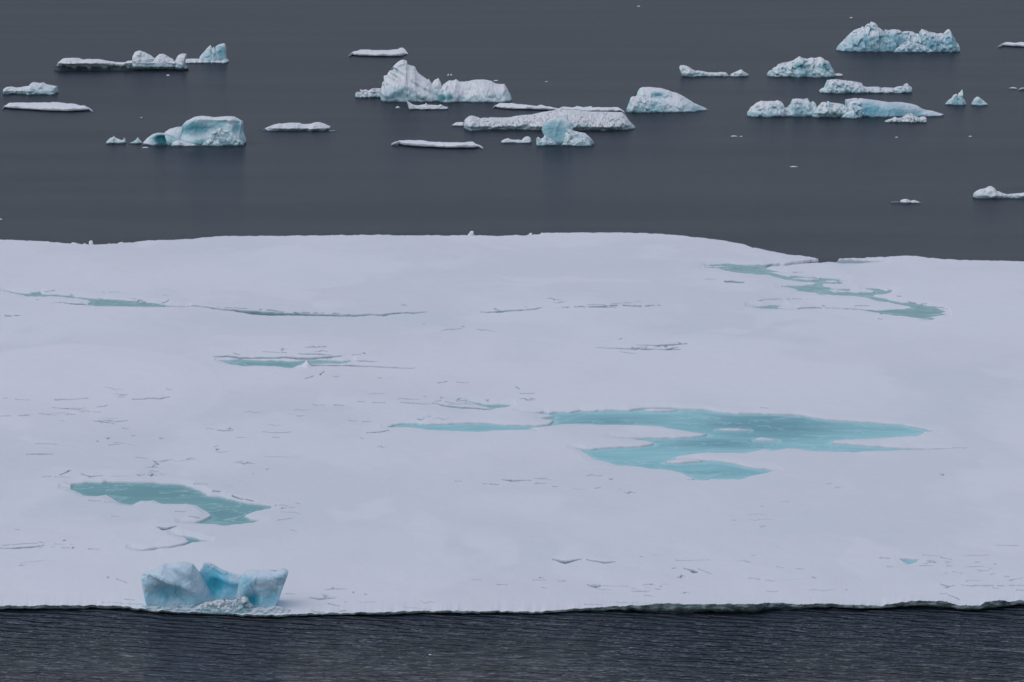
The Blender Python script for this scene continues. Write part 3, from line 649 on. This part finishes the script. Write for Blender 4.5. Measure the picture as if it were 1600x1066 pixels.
berg("iceberg", "blue hollowed iceberg with a teal cave at left, trailing low white humps", "iceberg", [
 ([(165,224.5),(168,219.5),(172,216),(176.5,214.5),(178,212.3),(179,214.5),(184,217),(190,219.5),(193,218.5),(194,214.8),(195.5,218),(196.8,224.5)], dict(D=.8, base=225.5, amp=.07)),
 ([(198,224.8),(204,223),(209,221),(213,218),(215.3,214.6),(217.5,218),(224,224.8)], dict(D=.6, base=225.5, amp=.05)),
 ([(221,225.5),(230,216),(238,210.2),(245,208),(256,207.8),(262,211),(267,217),(271,225.5)], dict(D=1.5, e=2.0, base=227.6, amp=.035, bulge=[(252,220,14,8,10,-1.1)], blue=[(253,219,16,10,1.25),(240,222,10,6,.6)])),
 ([(264,228),(265,219),(258.5,206),(265,201.7),(275,199),(284,198),(288,192.5),(292,188.5),(295,187.6),(303,183),(309,181.8),(315,181.2),(325,182),(335,183),(345,182.3),(355,181.7),(365,182.2),(373,186),(379,189.6),
   (378,200),(380,208),(384.5,219.5),(381.5,227)], dict(D=2.6, e=2.9, lean=-.12, off=1.0, amp=.03, freq=.8, bulge=[(310,204,30,14,-10,-.9),(372,200,8,12,0,-.6),(350,186,30,4,0,.5)], blue=[(305,201,30,13,.8),(336,198,18,9,.6),(372,200,9,13,.7),(285,206,16,7,.4)])),
 ([(312,228.3),(320,222),(326,216),(333,207),(340,202),(344,199.7),(347,203),(356,204),(364,208),(371,214.5),(378,222),(382,228)], dict(D=1.0, e=1.8, off=.3, base=229.3, amp=.10, facet=1.3)),
 ([(266,228.6),(271,221),(280,219),(292,223),(306,226),(318,228.6)], dict(D=.9, e=1.7, off=.1, base=229.8, amp=.08)),
 ], M_BERG, base=229.3)
berg("iceberg", "low grey-white wedge of ice alone on the water, right of the teal-cave berg", "iceberg", [
 ([(404,204.2),(412,201.5),(420,198),(428,195),(437,193),(440,193.5),(452,192),(468,192.3),(472,194.3),(485,193.8),(492,191.5),(499,191),(506,193),(512,196),(516.5,198),(513,201),(508,205)],
  dict(D=2.4, e=1.9, amp=.09, under=(.35,.3), blue=[(460,200,30,6,.25)]))], M_WHITE, base=206.4)
berg("ice_chunk", "tiny white sliver of ice off the right tip of the grey-white wedge", "ice chunk", [([(511,205.5),(516,204),(522,203.6),(528,205.3)], dict(D=.6, amp=.05))], M_WHITE, base=206)
# centre
berg("iceberg", "tall white ridged wedge iceberg with a long right shoulder and teal cleft, top centre", "iceberg", [
 ([(596,158),(594.5,148),(596,137),(597,130),(602,124),(603,119.5),(599,118.8),(605,117.5),(606,114),(613,106),(619,99.5),(625,95.3),(630,93.8),(635.5,96),(633.5,98),(636,101),(641,102.8),(648,104.8),(650,110),(655,117),(663,122.3),(668.5,125.5),
   (669.5,123.5),(672,128),(675,131.5),(680,140),(690,152),(697,160)], dict(D=4.0, e=1.65, off=.6, amp=.035, freq=1.6, lean=.18, groove=(-32,1.6,3.4), blue=[(618,146,26,15,.6),(636,107,16,4,.4),(660,155,18,5,.35)])),
 ([(672,150),(675,131),(678,126),(681,124.3),(685,122),(687,125.5),(689.5,132),(693,150)], dict(D=1.2, off=3, amp=.05)),
 ([(678,160),(686,142),(692,133),(696,130),(702,126),(708,126.3),(712.5,124.3),(718,128),(726,128.3),(740,125.5),(755,124.8),(767,127),(773,130.5),(780,132),(788,132),(792,138),(797,148),(801,158),(799.5,160.5)],
  dict(D=3.6, e=2.0, off=.3, amp=.055, freq=1.2, lean=.15, blue=[(690,153,10,9,1.05),(702,152,8,9,.95),(745,157,26,5,.6),(780,151,20,8,.55)])),
 ], M_WHITE, base=160.6)
berg("iceberg", "small knobbly ice lump behind the left foot of the tall white wedge", "iceberg", [
 ([(556,152),(555.5,145),(558,143.7),(562,144.3),(563,139.7),(566,141.2),(572,140.2),(575,142),(582,138.3),(592,138.2),(600,139),(606,152)], dict(D=2, amp=.13, freq=1.4, facet=1.4))], M_BERG, base=153.8)
berg("ice_chunk", "small flat-topped white ice block floating just before the tall white wedge", "ice chunk", [
 ([(639,168),(641,164),(636,158),(641,161),(646,164),(652,165),(664,163.3),(665.5,160.3),(667.5,164),(686,164.6),(687.5,163),(690,164),(695,166.8),(700,167.5),(700.5,171)], dict(D=1.0, e=3, amp=.09))], M_WHITE, base=172.2)
berg("ice_chunk", "tiny white chip left of the flat-topped white ice block", "ice chunk", [([(617.5,169),(620,166.5),(621.5,165.7),(625,168),(627,169.5)], dict(D=.5, amp=.05))], M_WHITE, base=170)
slab("ice_floe", "thin white floe behind the left half of the long pitted white berg", "ice floe",
 [(769.5,166),(778,162.3),(783,161),(795,161.2),(815,163),(830,165.2),(838,166),(846,164.3),(853,166),(862,168.3),(880,171)], [(769.5,166.6),(780,169),(800,170.6),(840,171.3),(880,172.5)], .35)
slab("ice_floe", "thin white floe with a raised lip behind the right half of the long pitted berg", "ice floe",
 [(866,170.5),(880,167.8),(895,168),(902,165.7),(912,168),(924,166),(926,168.2),(945,168.3),(962,168),(970,170),(976,172.5)], [(866,173),(900,174),(950,175),(976,173.4)], .35)
berg("iceberg", "long low pitted white iceberg with a dark waterline in the middle of the group", "iceberg", [
 ([(725,200),(725,190),(728,185),(733,182),(737,181),(744,183),(751,185.6),(755,184.3),(762,185),(766,183.7),(780,184.3),(795,183.7),(807,181.5),(815,180.3),(830,179.5),(845,176),(860,173.5),(880,171.5),(905,173),(925,175),
   (955,175.3),(972,176),(978,181),(983,189),(989,195),(993,199),(988,203)], dict(D=4.6, e=1.75, amp=.06, freq=3.2, facet=1.4, groove=(20,3.0,1.2), cav=.4, under=(.22,.22), blue=[(748,201,18,4,.4),(900,197,22,4,.5),(955,202,22,2.5,.4)]))], M_WHITE, base=206)
berg("ice_chunk", "small white wedge of ice touching the left end of the long pitted berg", "ice chunk", [([(703,197.3),(708,194.5),(712.5,191.3),(724,191),(725.5,197)], dict(D=.8, e=3, amp=.03))], M_WHITE, base=198)
berg("iceberg", "leaning round blue-green ice disc with a thin horn on a broken white base", "iceberg", [
 ([(864,227),(856,217),(848,208),(846,202),(849,194),(854,188.5),(862,185),(870,183.8),(879,184.6),(888.5,187.5),(894,192),(897,198),(890,203),(884,208),(879,214),(875,221),(874,227)],
  dict(D=1.1, e=2.0, off=1.2, amp=.03, facet=.5, fine=.3, freq=.8, blue=[(864,204,26,18,.60),(885,196,10,6,.3)], groove=(70,1.6,1.6), lean=-.1)),
 ([(876,190),(881,184),(884.5,180.5),(887,176.2),(886.5,182),(889,188),(890,192)], dict(D=.3, off=1.9, amp=.02, facet=.2)),
 ([(838,227),(838,217),(841,214),(845,217.5),(849,215),(851,210.7),(856,214.5),(862,217),(868,223),(873,228)], dict(D=.7, base=228.6, amp=.08)),
 ([(871,227.5),(878,224),(880,220),(883,208),(889,201.5),(898,204.5),(906,207),(914,208.5),(920,213),(925,218.5),(929,222.5),(928,227.5)], dict(D=1.2, off=.3, base=228.6, amp=.09, facet=1.3)),
 ([(874,228),(885,222),(900,215),(908,216),(918,222),(926,228)], dict(D=.6, base=229, amp=.08)),
 ], M_BERG, base=228.6)
berg("iceberg", "small two-lobed ice lump left of the round blue-green disc", "iceberg", [
 ([(782,222.5),(785,219.3),(790,217),(794,216),(799,218.3),(806,218.8),(811,218.3),(815,219.3),(818,216),(821,213.7),(825,213),(829,215.5),(830.5,222.5)], dict(D=.9, e=2, amp=.06, blue=[(808,222,14,3,.3)]))], M_WHITE, base=224.6)
slab("ice_floe", "flat white floe with a long thin left tip below the tall white wedge", "ice floe",
 [(611,222),(622,221.7),(632,219.5),(645,220),(660,220),(675,221.7),(690,222.5),(700,223),(715,222.5),(738,222),(745,224.5),(755,227.3)], [(611,222.6),(630,227),(650,229),(700,231.3),(740,231),(755,228.2)], .4)
# right
berg("iceberg", "blue-white iceberg sloping down to the right with a turquoise notch, centre right", "iceberg", [
 ([(980,172.5),(984,164),(988,156),(995,149),(996.5,143.5),(999.5,139),(1003,136.4),(1016,136),(1024,137),(1032,137.6),(1045,141.6),(1050,143.6),(1058,145.5),(1065,149),(1075,155),(1085,161.5),(1090,163.5),(1096,166),(1104,170),(1112,174.8)],
  dict(D=3.6, e=1.9, off=1.2, amp=.045, blue=[(1028,148,13,5,1.0),(1035,163,16,7,.5),(1088,170,14,6,.8)])),
 ([(978.5,171.5),(983,161),(985.5,153),(988,151.2),(998,151),(1010,151.2),(1022,153.3),(1034,156.5),(1048,163),(1060,170),(1070,176)], dict(D=1.6, e=2.2, off=.2, amp=.08, blue=[(1024,164,14,6,.4),(1040,170,14,5,.3)])),
 ], M_BERG, base=176.8)
berg("iceberg", "thin low ice bridge rising into a mushroom knob at its left end", "iceberg", [
 ([(1066,118.5),(1066,113),(1063,109),(1061,105.5),(1063,102.3),(1068,101.8),(1075,104),(1081,108),(1087,111),(1091,110.3),(1098,111.5),(1106,113.3),(1122,113.6),(1127,112.8),(1134,113.2),(1138,117.3),(1140,118.2),(1144,114.6),
   (1150,112.2),(1155,110),(1158,108.7),(1161,110.5),(1165,113.5),(1170,116.5),(1168,119.8)], dict(D=1.5, e=2.2, amp=.08, under=(.3,.2), blue=[(1085,115,8,3,.5)]))], M_WHITE, base=120.8)
berg("iceberg", "rugged blue dome iceberg with dark teal hollows, upper right", "iceberg", [
 ([(1198,118),(1200,113.5),(1203,110.6),(1209,109.7),(1207,108),(1213,104.5),(1216,101.5),(1215,100.3),(1225,98.3),(1238,95),(1245,91),(1250,88.5),(1255,91),(1262,92.3),(1268,90),(1272,91),(1277,90.3),(1282,89),(1286,91),(1288,93.5),(1294,95.5),
   (1297,100),(1299,105),(1303,111),(1304,119)], dict(D=3.6, e=2.0, amp=.085, freq=1.5, facet=1.3, blue=[(1251,103,12,8,.85),(1256,115,10,6,.7),(1291,104,9,9,.9),(1220,112,16,6,.3)]))], M_BERG, base=121.6)
berg("ice_chunk", "small rounded white lump at the right foot of the rugged blue dome", "ice chunk", [([(1302,118.5),(1304,115.5),(1310,114.5),(1316,116),(1317,118.5)], dict(D=.8, amp=.06))], M_WHITE, base=119.8)
berg("iceberg", "elongated pale iceberg with a square left end and a knob at its right end", "iceberg", [
 ([(1280,141.5),(1285,138.5),(1289,136.5),(1291,131),(1293.5,125.5),(1300,124.7),(1308,124.4),(1318,125.7),(1330,127),(1342,128.8),(1346,130),(1349,135),(1356,136.2),(1373,136),(1377,138),(1384,137),(1391,137.3),(1397,138.3),(1403,135.5),
   (1412,134.7),(1415,131.5),(1418,130.5),(1420,134),(1424,136),(1424.5,146.5)], dict(D=2.4, e=2.3, amp=.1, freq=1.3, facet=1.3, blue=[(1412,143,9,5,.6),(1310,134,14,5,.3)]))], M_BERG, base=146.6)
berg("iceberg", "row of three jagged pale green-blue ice towers joined at the waterline", "iceberg", [
 ([(1167,178.5),(1170,173.5),(1174,167.5),(1182,161.7),(1190,157.5),(1196,158.6),(1207,157.8),(1210,158.6),(1216,157),(1221,159.3),(1224,163),(1224.5,170),(1230,181)], dict(D=2.4, e=2.2, amp=.085, facet=1.4, blue=[(1214,167,9,5,.5)])),
 ([(1215,181),(1224,169),(1231,168.3),(1236,162),(1237,158.5),(1239,154.8),(1250,154.7),(1258,155),(1262,154),(1264.5,158),(1267,161.3),(1270.5,158.3),(1273.5,161),(1276,167),(1281,182)], dict(D=2.2, e=2.3, off=.4, amp=.08, facet=1.3, blue=[(1252,170,22,14,.4),(1266,165,9,9,.35)])),
 ([(1266,184),(1276,170),(1281,164),(1284,160.5),(1290,159.6),(1292,161.5),(1293.5,158.4),(1298,160.5),(1308,161.3),(1318,163.3),(1324,168),(1330,175),(1340,185)], dict(D=2.0, e=2.2, off=.2, base=185.3, amp=.085, facet=1.3, under=(.3,.35))),
 ], M_BERG, base=183.4)
berg("iceberg", "smooth steel-blue iceberg slab tapering to a low right tip", "iceberg", [
 ([(1337,183.5),(1338,168),(1342,155),(1344,153.6),(1352,154.8),(1370,157),(1390,160.2),(1400,159.6),(1410,160),(1425,162.5),(1433,165),(1441,170),(1447,172),(1455,173),(1465,175.8),(1474.5,178.7),(1469,183)],
  dict(D=2.6, e=2.3, amp=.022, groove=(14,1.2,1.5), blue=[(1360,170,24,16,.75),(1395,172,32,14,.7),(1430,176,24,12,.5)])),
 ([(1320,184),(1323,170),(1322,155.7),(1330,154.8),(1338,154),(1344,154.5),(1348,166),(1344,184)], dict(D=2.4, off=.0, amp=.1, facet=1.4)),
 ([(1312,185.5),(1322,176),(1334,172),(1338,180),(1345,184.5)], dict(D=1.0, off=.2, base=186, amp=.1)),
 ], M_BLUE, base=183.8)
berg("ice_chunk", "crumpled white ice lump floating just below the steel-blue slab", "ice chunk", [
 ([(1382,190),(1388,187),(1395,185),(1399,182.5),(1402,184.5),(1410,184),(1415,180.5),(1420,177.7),(1425,177.2),(1428,181),(1436,183.3),(1444,182),(1447.5,184.5),(1448,190.5)], dict(D=1.2, amp=.14, facet=1.3))], M_WHITE, base=192.4)
berg("ice_chunk", "small pointed ice spire with a split tip, far right", "ice chunk", [
 ([(1476,163.5),(1480,159.5),(1483,156),(1487,153.5),(1490,149),(1494.5,146.7),(1496,151),(1497.5,146.5),(1501,143.5),(1503.3,139.7),(1504,144),(1502.5,148),(1504.5,152),(1507,157),(1510.5,163.5)], dict(D=1.1, amp=.05, blue=[(1492,158,12,8,.35)]))], M_BERG, base=165)
berg("ice_chunk", "small rounded grey ice fin right of the split-tipped spire", "ice chunk", [([(1517,164.5),(1519.5,159),(1522,154.5),(1527,151),(1530,152),(1537,157.5),(1541,161),(1545,164.5)], dict(D=1.0, e=1.8, amp=.04, blue=[(1528,160,10,6,.5)]))], M_BERG, base=165.5)
berg("iceberg", "largest craggy turquoise iceberg with a tall left peak, top right", "iceberg", [
 ([(1306,78.5),(1310,73),(1316,66),(1320,62),(1326,55),(1335,48),(1342,44.5),(1347,43),(1348,41),(1351,43),(1353,40),(1357,37),(1359,39),(1362,34.3),(1366,35.5),(1370,38.5),(1370.5,41.5),(1375,44),(1380,48),(1385,54),(1392,62),(1400,81)],
  dict(D=4.6, e=1.9, amp=.06, freq=1.4, facet=1.4, blue=[(1345,68,30,14,.6),(1380,62,20,16,.5)])),
 ([(1376,81),(1381,55),(1383.5,46),(1387,47.5),(1392,46.3),(1397,46),(1405,47.2),(1410,50.5),(1413,49),(1420,48.8),(1427,50),(1431,53),(1435,52.6),(1437,57),(1441,81)], dict(D=3.6, e=2.1, off=.6, amp=.07, freq=1.3, facet=1.4, blue=[(1405,60,24,12,.6),(1410,75,18,7,.95)])),
 ([(1430,82),(1437,60),(1438.5,49),(1441,45.8),(1446,47.5),(1452,50.2),(1460,51),(1465,53),(1470,52),(1476,52.6),(1479,49),(1482.5,45.7),(1485,49),(1488,56),(1491,63),(1495,67.5),(1498.5,76.5),(1497,82)],
  dict(D=4.0, e=2.2, amp=.07, freq=1.6, facet=1.3, blue=[(1460,68,24,14,.65),(1485,66,14,16,.65)])),
 ([(1395,82),(1408,69),(1420,63),(1430,66),(1445,72),(1462,82)], dict(D=2.0, e=1.8, off=-.6, base=82.4, amp=.11, facet=1.4, blue=[(1425,73,20,8,.35)])),
 ], M_BLUE, base=81.6)
slab("ice_floe", "thin white floe cut by the right border, beside the craggy turquoise iceberg", "ice floe",
 [(1559,70.4),(1567,68.3),(1573,66.4),(1580,67.2),(1600,66.7),(1625,68),(1642,71.5)], [(1559,71),(1575,72),(1600,73.3),(1642,73)], .5)
berg("ice_chunk", "sliver of white ice by the right border, level with the split-tipped spire", "ice chunk", [([(1573,138.6),(1578,137.3),(1583,136.2),(1587,137),(1591,138.8)], dict(D=.7, amp=.03))], M_WHITE, base=139.4)
slab("ice_floe", "thinnest flat floe touching the right border beside a white sliver", "ice floe", [(1592,138),(1600,137.4),(1625,137.5),(1640,139)], [(1592,139),(1610,140.3),(1640,140)], .3)
berg("iceberg", "low white iceberg with a rounded hump, cut by the right border above the floe", "iceberg", [
 ([(1520,306),(1522,302),(1527,298),(1532,296),(1540,294.2),(1546,291.6),(1550,291.5),(1554,294),(1556,298.3),(1562,299.6),(1567,302),(1575,304),(1584,303),(1590,302.5),(1605,301),(1620,303),(1640,308.5)],
  dict(D=1.2, e=2.0, amp=.08, under=(.25,.2)))], M_WHITE, base=311.5)
berg("ice_chunk", "small low ice scrap left of the white hump at the right border", "ice chunk", [
 ([(1392,315.8),(1400,315),(1406,315.4),(1409,312.4),(1414,311),(1419,311.8),(1423,314),(1428,312.6),(1434,314.5),(1439,316.8)], dict(D=.7, amp=.08, taper=.6))], M_WHITE, base=318.6)
# stray chips
CH = [(998,10.5,5,1.6,"speck of white ice at the very top of the picture"),(1330,28.5,5,1.8,"pale ice speck above the craggy turquoise iceberg"),
 (262.5,118.6,6,2.2,"white ice chip just below the black-undercut berg"),(227,231.5,11,2,"flat ice chip below the teal cave berg's low humps"),
 (1147,213.8,12,2,"pair of flat white slivers alone below the three towers, longer one"),(1158,214,5,1.6,"pair of flat white slivers alone below the three towers, shorter one"),
 (1240,261.5,13,2,"flat white sliver alone in open water on the right"),(0,343.8,9,2.2,"white sliver at the left border just above the big floe"),
 (700.5,118.3,3.2,3,"left one of two white specks above the tall white wedge's shoulder"),(705,118.3,3.2,3,"right one of two white specks above the tall white wedge's shoulder"),
 (775,126.8,8,1.6,"faint streak of ice behind the long right shoulder of the white wedge"),(221,184.5,4,1.5,"lone speck of ice above the low humps of the teal-cave berg"),
 (672,1024.2,5,2.2,"single white speck on the dark rippled water in the foreground"),(854,128,5,1.2,"faint speck of ice right of the tall white wedge"),
 (1401,215.2,5,1.5,"speck of ice below the crumpled white lump"),(1516,214,6,1.6,"speck of ice in open water below the rounded grey fin")]
for cx, cy, w, h, lab in CH:
    sc_m = CAM_H * FPX / (cy + 200) / FPX
    berg("ice_chunk", lab, "ice chunk", [([(cx - w / 2, cy - .3), (cx - w * .25, cy - h * .8), (cx + w * .05, cy - h), (cx + w * .3, cy - h * .7), (cx + w / 2, cy - .3)],
         dict(D=w * sc_m * .45, amp=.08, nr=18, wet_shade_h=.01, cav=.15))], M_WHITE, base=cy)
# broken bits standing on the far rim of the big floe
RIM = [([(111,381),(112,379.2),(116,378.8),(121,380.5),(128,382),(133,382.6)],"longest white splinter on the floe's far rim, far left"),([(130,382.4),(131,379.8),(134,381),(137,383)],"short splinter between the long splinter and the arched knob"),
 ([(139,383),(139,378),(141,375.8),(144,376),(145.5,380),(146.2,383)],"arched white knob of ice on the floe's far rim, far left"),([(169,382),(170,380),(173,381.2),(175,382.4)],"tiny splinter on the far rim just right of the arched knob"),
 ([(176,382),(178,380.4),(180,380.8),(180.5,382)],"second tiny splinter on the far rim right of the arched knob"),([(184,380.8),(185,379.6),(191,377.9),(192,379),(187,381)],"tilted flat splinter on the far rim right of the arched knob"),
 ([(198,381),(200,379.2),(202,380),(205,381)],"last splinter on the far rim right of the arched knob"),([(729,369.2),(733,364.5),(735.5,361),(740,361.3),(738,363.4),(741,367),(745,369.4)],"small hooked ice spire on the floe's far rim, centre"),
 ([(793,370),(800,368),(807,367),(812,368.6),(818,369.4)],"long thin splinter on the far rim right of the hooked spire"),([(819,369.6),(824,367.2),(829,367.6),(834,369.4)],"low rounded splinter on the far rim right of the hooked spire"),
 ([(825,367.4),(828,364.4),(831.5,364),(830.5,366),(829,368)],"raised splinter on the far rim above the low rounded one"),([(844,368.2),(845.5,363.8),(849,364),(850,368.2)],"upright splinter on the far rim where the rim steps up")]
for pts, lab in RIM:
    mid = np.mean([p[0] for p in pts]); low = max(p[1] for p in pts)
    berg("ice_splinter", lab, "ice splinter", [(pts, dict(D=.25, zb=.15, amp=.05, nr=18, dens=2, wet_shade_h=.01, cav=.15))], M_WHITE, base=low + 1.0)

# ------------------------------------------------------------------ stranded blocks on the near edge
_, yfr = ground(300, 950, .2)
root = bpy.data.objects.new("stranded_iceberg", None); COL.objects.link(root); root.location = (float(ground(335, 950, .2)[0]), float(yfr), .15)
tag(root, "cluster of three big blue-grey ice blocks stranded on the floe's near edge", "iceberg")
def part(name, blocks, mat, label=None):
    ps = [block(b[0], **b[1]) for b in blocks]
    V, F, B, W = join(ps); V = V - np.array(root.location)
    W = W * 0
    o = mesh_obj(name, V, F, mat, root, attrs={"blue": B, "wet_shade": W})
    if label: o["label"] = label
    return o
part("ice_block", [
 ([(226,956),(227,943),(229.5,930),(231,914),(231.5,907),(226,902),(222.3,898.5),(224.5,894.5),(229,892),(235,890),(241,888.3),(247,884.5),(257,879),(264,880),(269,879.3),(277,876.6),(285,875.8),
   (294,877.3),(302,879.5),(307,886.5),(313,897),(320,909),(327,921),(335,934),(338,954)],
  dict(base=953, bx=(231,334), cav=.25, D=.9, e=2.7, zb=.18, lean=-.20, off=.45, amp=.034, seed=5, freq=.8, facet=1.0, fine=.25, bulge=[(262,903,36,8,24,.60),(264,930,30,12,8,-.50),(290,893,16,8,30,.2),(300,925,10,22,-25,.15)], nr=110, dens=1.6, taper=.5, blue=[(262,930,26,16,.45),(290,940,30,12,.35),(258,924,12,7,.5)])),
 ], M_FRONT, "tall left block with an overhanging grey brow")
part("ice_block", [
 ([(300,942),(308,900),(313,890),(317,886),(318.6,878),(324,878.8),(330,880.2),(336,884),(342,888),(350,891.5),(358.5,894.5),(368,896.5),(378,898.5),(388,908),(396,942)],
  dict(base=945, D=.45, cav=.3, e=2.5, zb=.18, off=.5, amp=.025, fine=.3, bulge=[(335,918,13,14,40,-.25),(360,908,22,5,15,.2)], seed=15, nr=90, dens=1.5, taper=.7, blue=[(335,912,26,24,.95),(330,925,16,12,.95),(362,922,24,12,.55)])),
 ], M_FRONT, "low bright turquoise block between the two big ones")
part("ice_block", [
 ([(368,949),(370,930),(373,914),(377,901),(381,894),(386,891),(395,889.4),(407,890),(419,889.6),(432,889.6),(440,888),(447,888),(450.8,891.5),(450,898),(446,906),(441.5,915),(437,931),(433,945),(432,953)],
  dict(base=956, D=.75, cav=.25, bx=(371,431), e=2.6, zb=.18, lean=-.12, off=.3, amp=.032, fine=.25, freq=.8, bulge=[(394,940,13,13,0,-.45),(440,896,14,8,0,.25),(415,905,30,10,0,.15),(425,935,12,14,60,-.2)], seed=25, nr=100, dens=1.6, taper=.6, blue=[(394,938,13,12,1.0),(420,935,20,16,.35),(385,915,12,18,.35)])),
 ], M_FRONT, "right block with a square overhanging top corner")
rb = []
r2 = np.random.RandomState(4)
RB = dict(zb=.20, zd=.12, facet=1.5, dens=1.5)
rb.append(([(345,955),(355,945),(363,939),(372,934.5),(382,931.5),(387,935),(390,943),(397,948),(404,955)], dict(RB, base=956, D=.35, e=1.8, amp=.11, seed=44, nr=50)))
rb.append(([(296,954),(310,946),(322,941),(335,938),(350,937),(362,939),(374,945),(382,954)], dict(RB, base=955.5, D=.40, e=1.7, amp=.12, seed=54, nr=50)))
rb.append(([(222,951),(232,945),(250,944.5),(275,945),(300,944),(320,946),(334,953)], dict(RB, base=949.0, D=.28, e=1.7, amp=.2, seed=64, nr=40)))
rb.append(([(385,957),(396,950),(412,950),(430,947),(440,949),(453,957)], dict(RB, base=956.5, D=.32, e=1.8, amp=.2, seed=74, nr=40)))
for k_, (a_, b_, y_, h_) in enumerate([(236, 258, 951, 4), (255, 282, 953, 3.5), (280, 306, 953.5, 5), (388, 412, 957, 4), (408, 436, 956.5, 5), (430, 452, 957.5, 4)]):
    rb.append(([(a_, y_), (a_ + 3, y_ - h_ * .6), ((a_ * 2 + b_) / 3, y_ - h_), ((a_ + 2 * b_) / 3, y_ - h_ * .55), (b_ - 3, y_ - h_ * .7), (b_, y_)],
               dict(base=y_, D=.16, e=2.2, zb=.18, zd=.08, amp=.22, seed=300 + k_ * 9, nr=30, dens=2, facet=1.5)))
for i in range(60):
    cx = r2.uniform(228, 450); w = r2.uniform(3, 11); h = r2.uniform(1.5, 5)
    by = np.interp(cx, [225, 290, 340, 400, 445], [951, 953.5, 955.5, 958, 958]) - abs(r2.normal(0, 4))
    sl = r2.uniform(-.5, .5)
    rb.append(([(cx - w / 2, by - .3), (cx - w * .35, by - h * (.5 - sl * .8)), (cx - w * .05, by - h * .9), (cx + w * .3, by - h * (.5 + sl * .8)), (cx + w / 2, by - .3)],
               dict(base=by, D=w * .010, e=2.2, zb=.20, zd=.06, amp=.14, seed=100 + i, nr=16, dens=2)))
part("ice_rubble", rb, M_RUBBLE)
